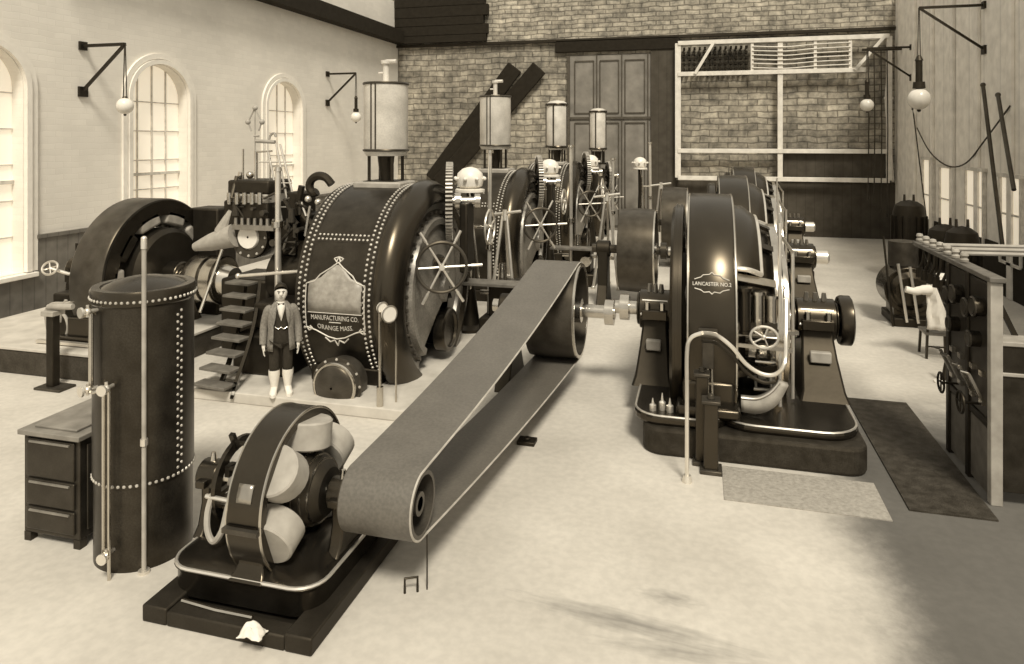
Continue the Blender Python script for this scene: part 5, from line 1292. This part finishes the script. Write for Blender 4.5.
# white coat over a chair, beyond the switchboard
q = at(936,356,Z=0); cx, cy = q.x, q.y
t = thing('wooden_chair', 'dark wooden chair beyond the switchboard draped with white coat', 'chair', (cx,cy,0))
for dx in (-.2,.2):
    for dy in (-.2,.2):
        m = MB(); m.bar((cx+dx*1.1,cy+dy*1.1,0),(cx+dx,cy+dy,.45), .04,.04); m.build('leg', M_wood, t)
m = MB(); m.box((cx-.24,cy-.24,.43),(cx+.24,cy+.24,.48)); m.build('seat', M_woodl, t, bevel=.01)
m = MB()
for dx in (-.2,.2): m.bar((cx+dx,cy-.2,.46),(cx+dx,cy-.26,1.02), .04,.04)
for z in (.68,.85,1.0): m.bar((cx-.2,cy-.24,z),(cx+.2,cy-.24,z), .05,.02)
m.build('backrest', M_wood, t)
m = MB(); m.bar((cx-.22,cy-.2,.22),(cx+.22,cy-.2,.22), .025,.025); m.build('stretcher', M_wood, t)
m = MB(); rows = []
for i in range(12):
    z = .56+.86*i/11; w_ = .24 if i < 9 else .24-.035*(i-8)
    rows.append([Vector((cx-w_+2*w_*k/10+.012*math.sin(i*1.3), cy-.30-.03*math.sin(k*1.7+i*.4)-.05*math.sin(PI*k/10), z)) for k in range(11)])
for i in range(10):
    z = 1.40-.70*i/9
    rows.append([Vector((cx-.2+.4*k/10, cy-.17+.02*math.sin(k*1.9+i*.5), z)) for k in range(11)])
m.grid(rows); ct = m.build('white_coat', M_shirt, smooth=60, solid=.012); tag(ct, 'white coat hung over back of the dark chair', 'coat')
m = MB(); m.tube(smoothpath([(cx-.18,cy-.3,1.28),(cx-.34,cy-.34,1.27),(cx-.46,cy-.36,1.25),(cx-.6,cy-.36,1.28)],4), [.09]*4+[.075]*4+[.06]*5, 12); m.build('sleeve', M_shirt, ct)
m = MB(); m.lathe([(1.44,.17),(1.47,.17),(1.50,.13),(1.54,.12),(1.57,.08),(1.58,.01)], (cx+.02,cy-.24,0), 'Z', 18); tag(m.build('white_cap', M_shirt), 'pale hat resting on top of the hung white coat', 'hat')  # white cap lying on the coat
# dark rounded transformers along the right wall
for k, (px, py0, py1, w_, Y, lab) in enumerate(((909,200,262,.42,22.5,'tall dark round-topped transformer nearest the back wall'),(945,224,262,.40,20.3,'middle dark round-topped transformer under right wall windows'),(962,226,268,.36,18.6,'dark round-topped transformer nearest the switchboard'))):
    a = at(px,py0,Y=Y); x = min(a.x, XR-.75)
    t = thing('transformer', lab, 'transformer', (x,Y,0), 'transformers along the right wall')
    m = MB(); h = a.z; m.lathe([(0,.02),(0,w_+.08),(.08,w_+.08),(.1,w_),(h-.35,w_),(h-.15,w_*.88),(h-.04,w_*.5),(h,.02)], (x,Y,0), 'Z', 32); m.build('tank', M_dark2, t)
    m = MB()
    for j in range(14): b_ = 2*PI*j/14; m.bar((x+(w_+.02)*math.cos(b_),Y+(w_+.02)*math.sin(b_),.15),(x+(w_+.02)*math.cos(b_),Y+(w_+.02)*math.sin(b_),h-.45), .03,.08,(math.cos(b_),math.sin(b_),0))
    m.build('cooling_rib', M_dark2, t)
    for s in (-.12,.12): m = MB(); m.cyl((x+s,Y,h-.08),(x+s,Y,h+.16), .04,.03,10); m.build('terminal', M_grey, t)
# dark motor set on the floor behind the chair
q = at(908,322,Z=0); x, y = q.x, q.y
t = thing('motor', 'low dark motor with pale side rails left of the draped chair', 'motor', (x,y,0))
m = MB(); m.box((x-.4,y-.5,0),(x+.5,y+.6,.18)); m.build('bed', M_dark2, t, bevel=.02)
m = MB(); m.cyl((x-.05,y-.35,.75),(x-.05,y+.45,.75), .5,.5,36); m.cyl((x-.05,y-.45,.75),(x-.05,y-.35,.75), .3,.42,30); m.box((x-.35,y-.3,.15),(x+.3,y+.4,.5)); m.build('housing', M_dark, t, bevel=.015)
m = MB(); m.cyl((x-.05,y+.2,1.2),(x-.05,y+.2,1.75), .3,.3,24); m.build('upper_casing', M_grey, t)
m = MB(); m.tube([(x-.16,y-.55,.12),(x-.32,y-.5,1.35)], .03, 8); m.build('rail', M_bright, t)
m = MB(); m.tube([(x+.05,y-.58,.12),(x-.1,y-.53,1.30)], .03, 8); m.build('rail', M_bright, t)
m = MB(); m.tube([(x-.42,y-.5,.0),(x-.56,y-.3,1.9)], .022, 8); m.build('shift_lever', M_dark2, t)
# small prop stand in front of the board
q = at(944,383,Z=0); u_ = at(949,348,Y=q.y+.1)
t = thing('floor_stand', 'short dark prop on pale round foot before switchboard far end', 'stand', tuple(q))
m = MB(); m.tube([q+Vector((0,0,.02)), Vector((u_.x,u_.y,u_.z))], [.05,.03], 10); m.build('strut', M_dark2, t)
m = MB(); m.lathe([(0,.16),(.03,.15),(.05,.06),(.05,.01)], q, 'Z', 20); m.build('foot', M_enam, t)
# hoist ropes in front of the back wall
for k, (px, y0, y1) in enumerate(((868,112,196),(874,92,205),(881,80,210),(887,62,214))):
    a = at(px,50,Y=YB-1.0); a.z = at(862,50,Y=YB-1.0).z; b = at(px,y1,Y=YB-1.0)
    o = MB(); o.tube([a, a+(b-a)*.5+Vector((.03,0,0)), b], .022, 6); o.cyl(b-Vector((0,0,.12)), b, .05,.04,8)
    tag(o.build('hoist_rope', M_rope), ('leftmost and shortest dark rope hanging by the back right corner','second dark rope from left hanging by the back right corner','third dark rope from left hanging by the back right corner','rightmost and longest dark rope hanging in back right corner')[k], 'rope', 'hoist ropes in the corner')
a = at(862,50,Y=YB-1.0); o = MB(); o.bar(a, (XR,YB-1.0,a.z), .1, .1); tag(o.build('rope_rail', M_dark2), 'dark bar on right wall that carries the hanging ropes', 'rail')
# props and sagging wire on the right wall
for k, (p, q) in enumerate((((983,85),(1003,250)),((998,95),(1014,190)))):
    a = at(p[0],p[1],X=XR-.3); b = at(q[0],q[1],X=XR-.45-.2*k)
    o = MB(); o.tube([a,b], .05, 8); o.sphere(a,.07,8,6); tag(o.build('wall_stay', M_grey), ('longer dark slanting stay rod against pale right wall','shorter slanting stay rod at right edge of right wall')[k], 'rod', 'stay rods on the right wall')
wp = [(917,128),(930,152),(948,166),(966,163),(985,140),(1010,106)]
o = MB(); o.tube(smoothpath([at(p[0],p[1],X=XR-.13) for p in wp],5), .022, 6); tag(o.build('sagging_wire', M_rope), 'dark wire sagging across the pale right wall', 'wire')
a, b = at(913,110,X=XR-.1), at(931,255,X=XR-.1)
o = MB(); o.tube([a, b], .022, 6); o.cyl(a, a+Vector((0,0,.1)), .05,.05,8); tag(o.build('drop_wire', M_rope), 'straight dark wire dropping beside leftmost right wall window', 'wire')
# curved lamp conduit in the corner
pts = [(890,62),(886,100),(890,140),(893,182)]
o = MB(); o.tube(smoothpath([at(p[0],p[1],Y=YB-.3) for p in pts],5), .05, 8); o.bar(at(884,98,Y=YB-.3), at(893,98,Y=YB-.3), .1,.1); tag(o.build('corner_conduit', M_wtimber), 'pale curved conduit running down the back right corner', 'pipe')
q = at(527,443,Z=0); o = MB(); o.box((q.x-.12,q.y-.1,0),(q.x+.12,q.y+.1,.05)); o.cyl((q.x,q.y,.05),(q.x,q.y,.08),.05,.05,12); tag(o.build('floor_box', M_dark2, bevel=.01), 'tiny dark floor box beside the lower run of belt', 'box')
# ------------------------------------------------------------------ camera, sky light, exposure
cam = bpy.data.cameras.new('camera'); co = bpy.data.objects.new('camera', cam); COL.objects.link(co)
cam.sensor_width = 36; cam.lens = 36*F/1024; co.location = (0,0,CAMZ); co.rotation_euler = (PI/2, 0, YAW)
cam.shift_y = -(332-HY)/1024.0; cam.clip_end = 200; cam.clip_start = .05
S.camera = co
w = bpy.data.worlds.new('sky'); S.world = w; w.use_nodes = True
bg = w.node_tree.nodes['Background']; bg.inputs[0].default_value = (1.0,.935,.80,1); bg.inputs[1].default_value = .62
sun = bpy.data.lights.new('sun', 'SUN'); so = bpy.data.objects.new('sun', sun); COL.objects.link(so)
sun.energy = 3.1; sun.angle = math.radians(13); sun.color = (1,.935,.80)
so.location = (6,-6,14); so.rotation_euler = Vector((-.25,.56,-.79)).to_track_quat('-Z','Y').to_euler()
S.view_settings.view_transform = 'Standard'; S.view_settings.look = 'None'; S.view_settings.gamma = 1; S.view_settings.use_curve_mapping = False
S.view_settings.exposure = 0.2
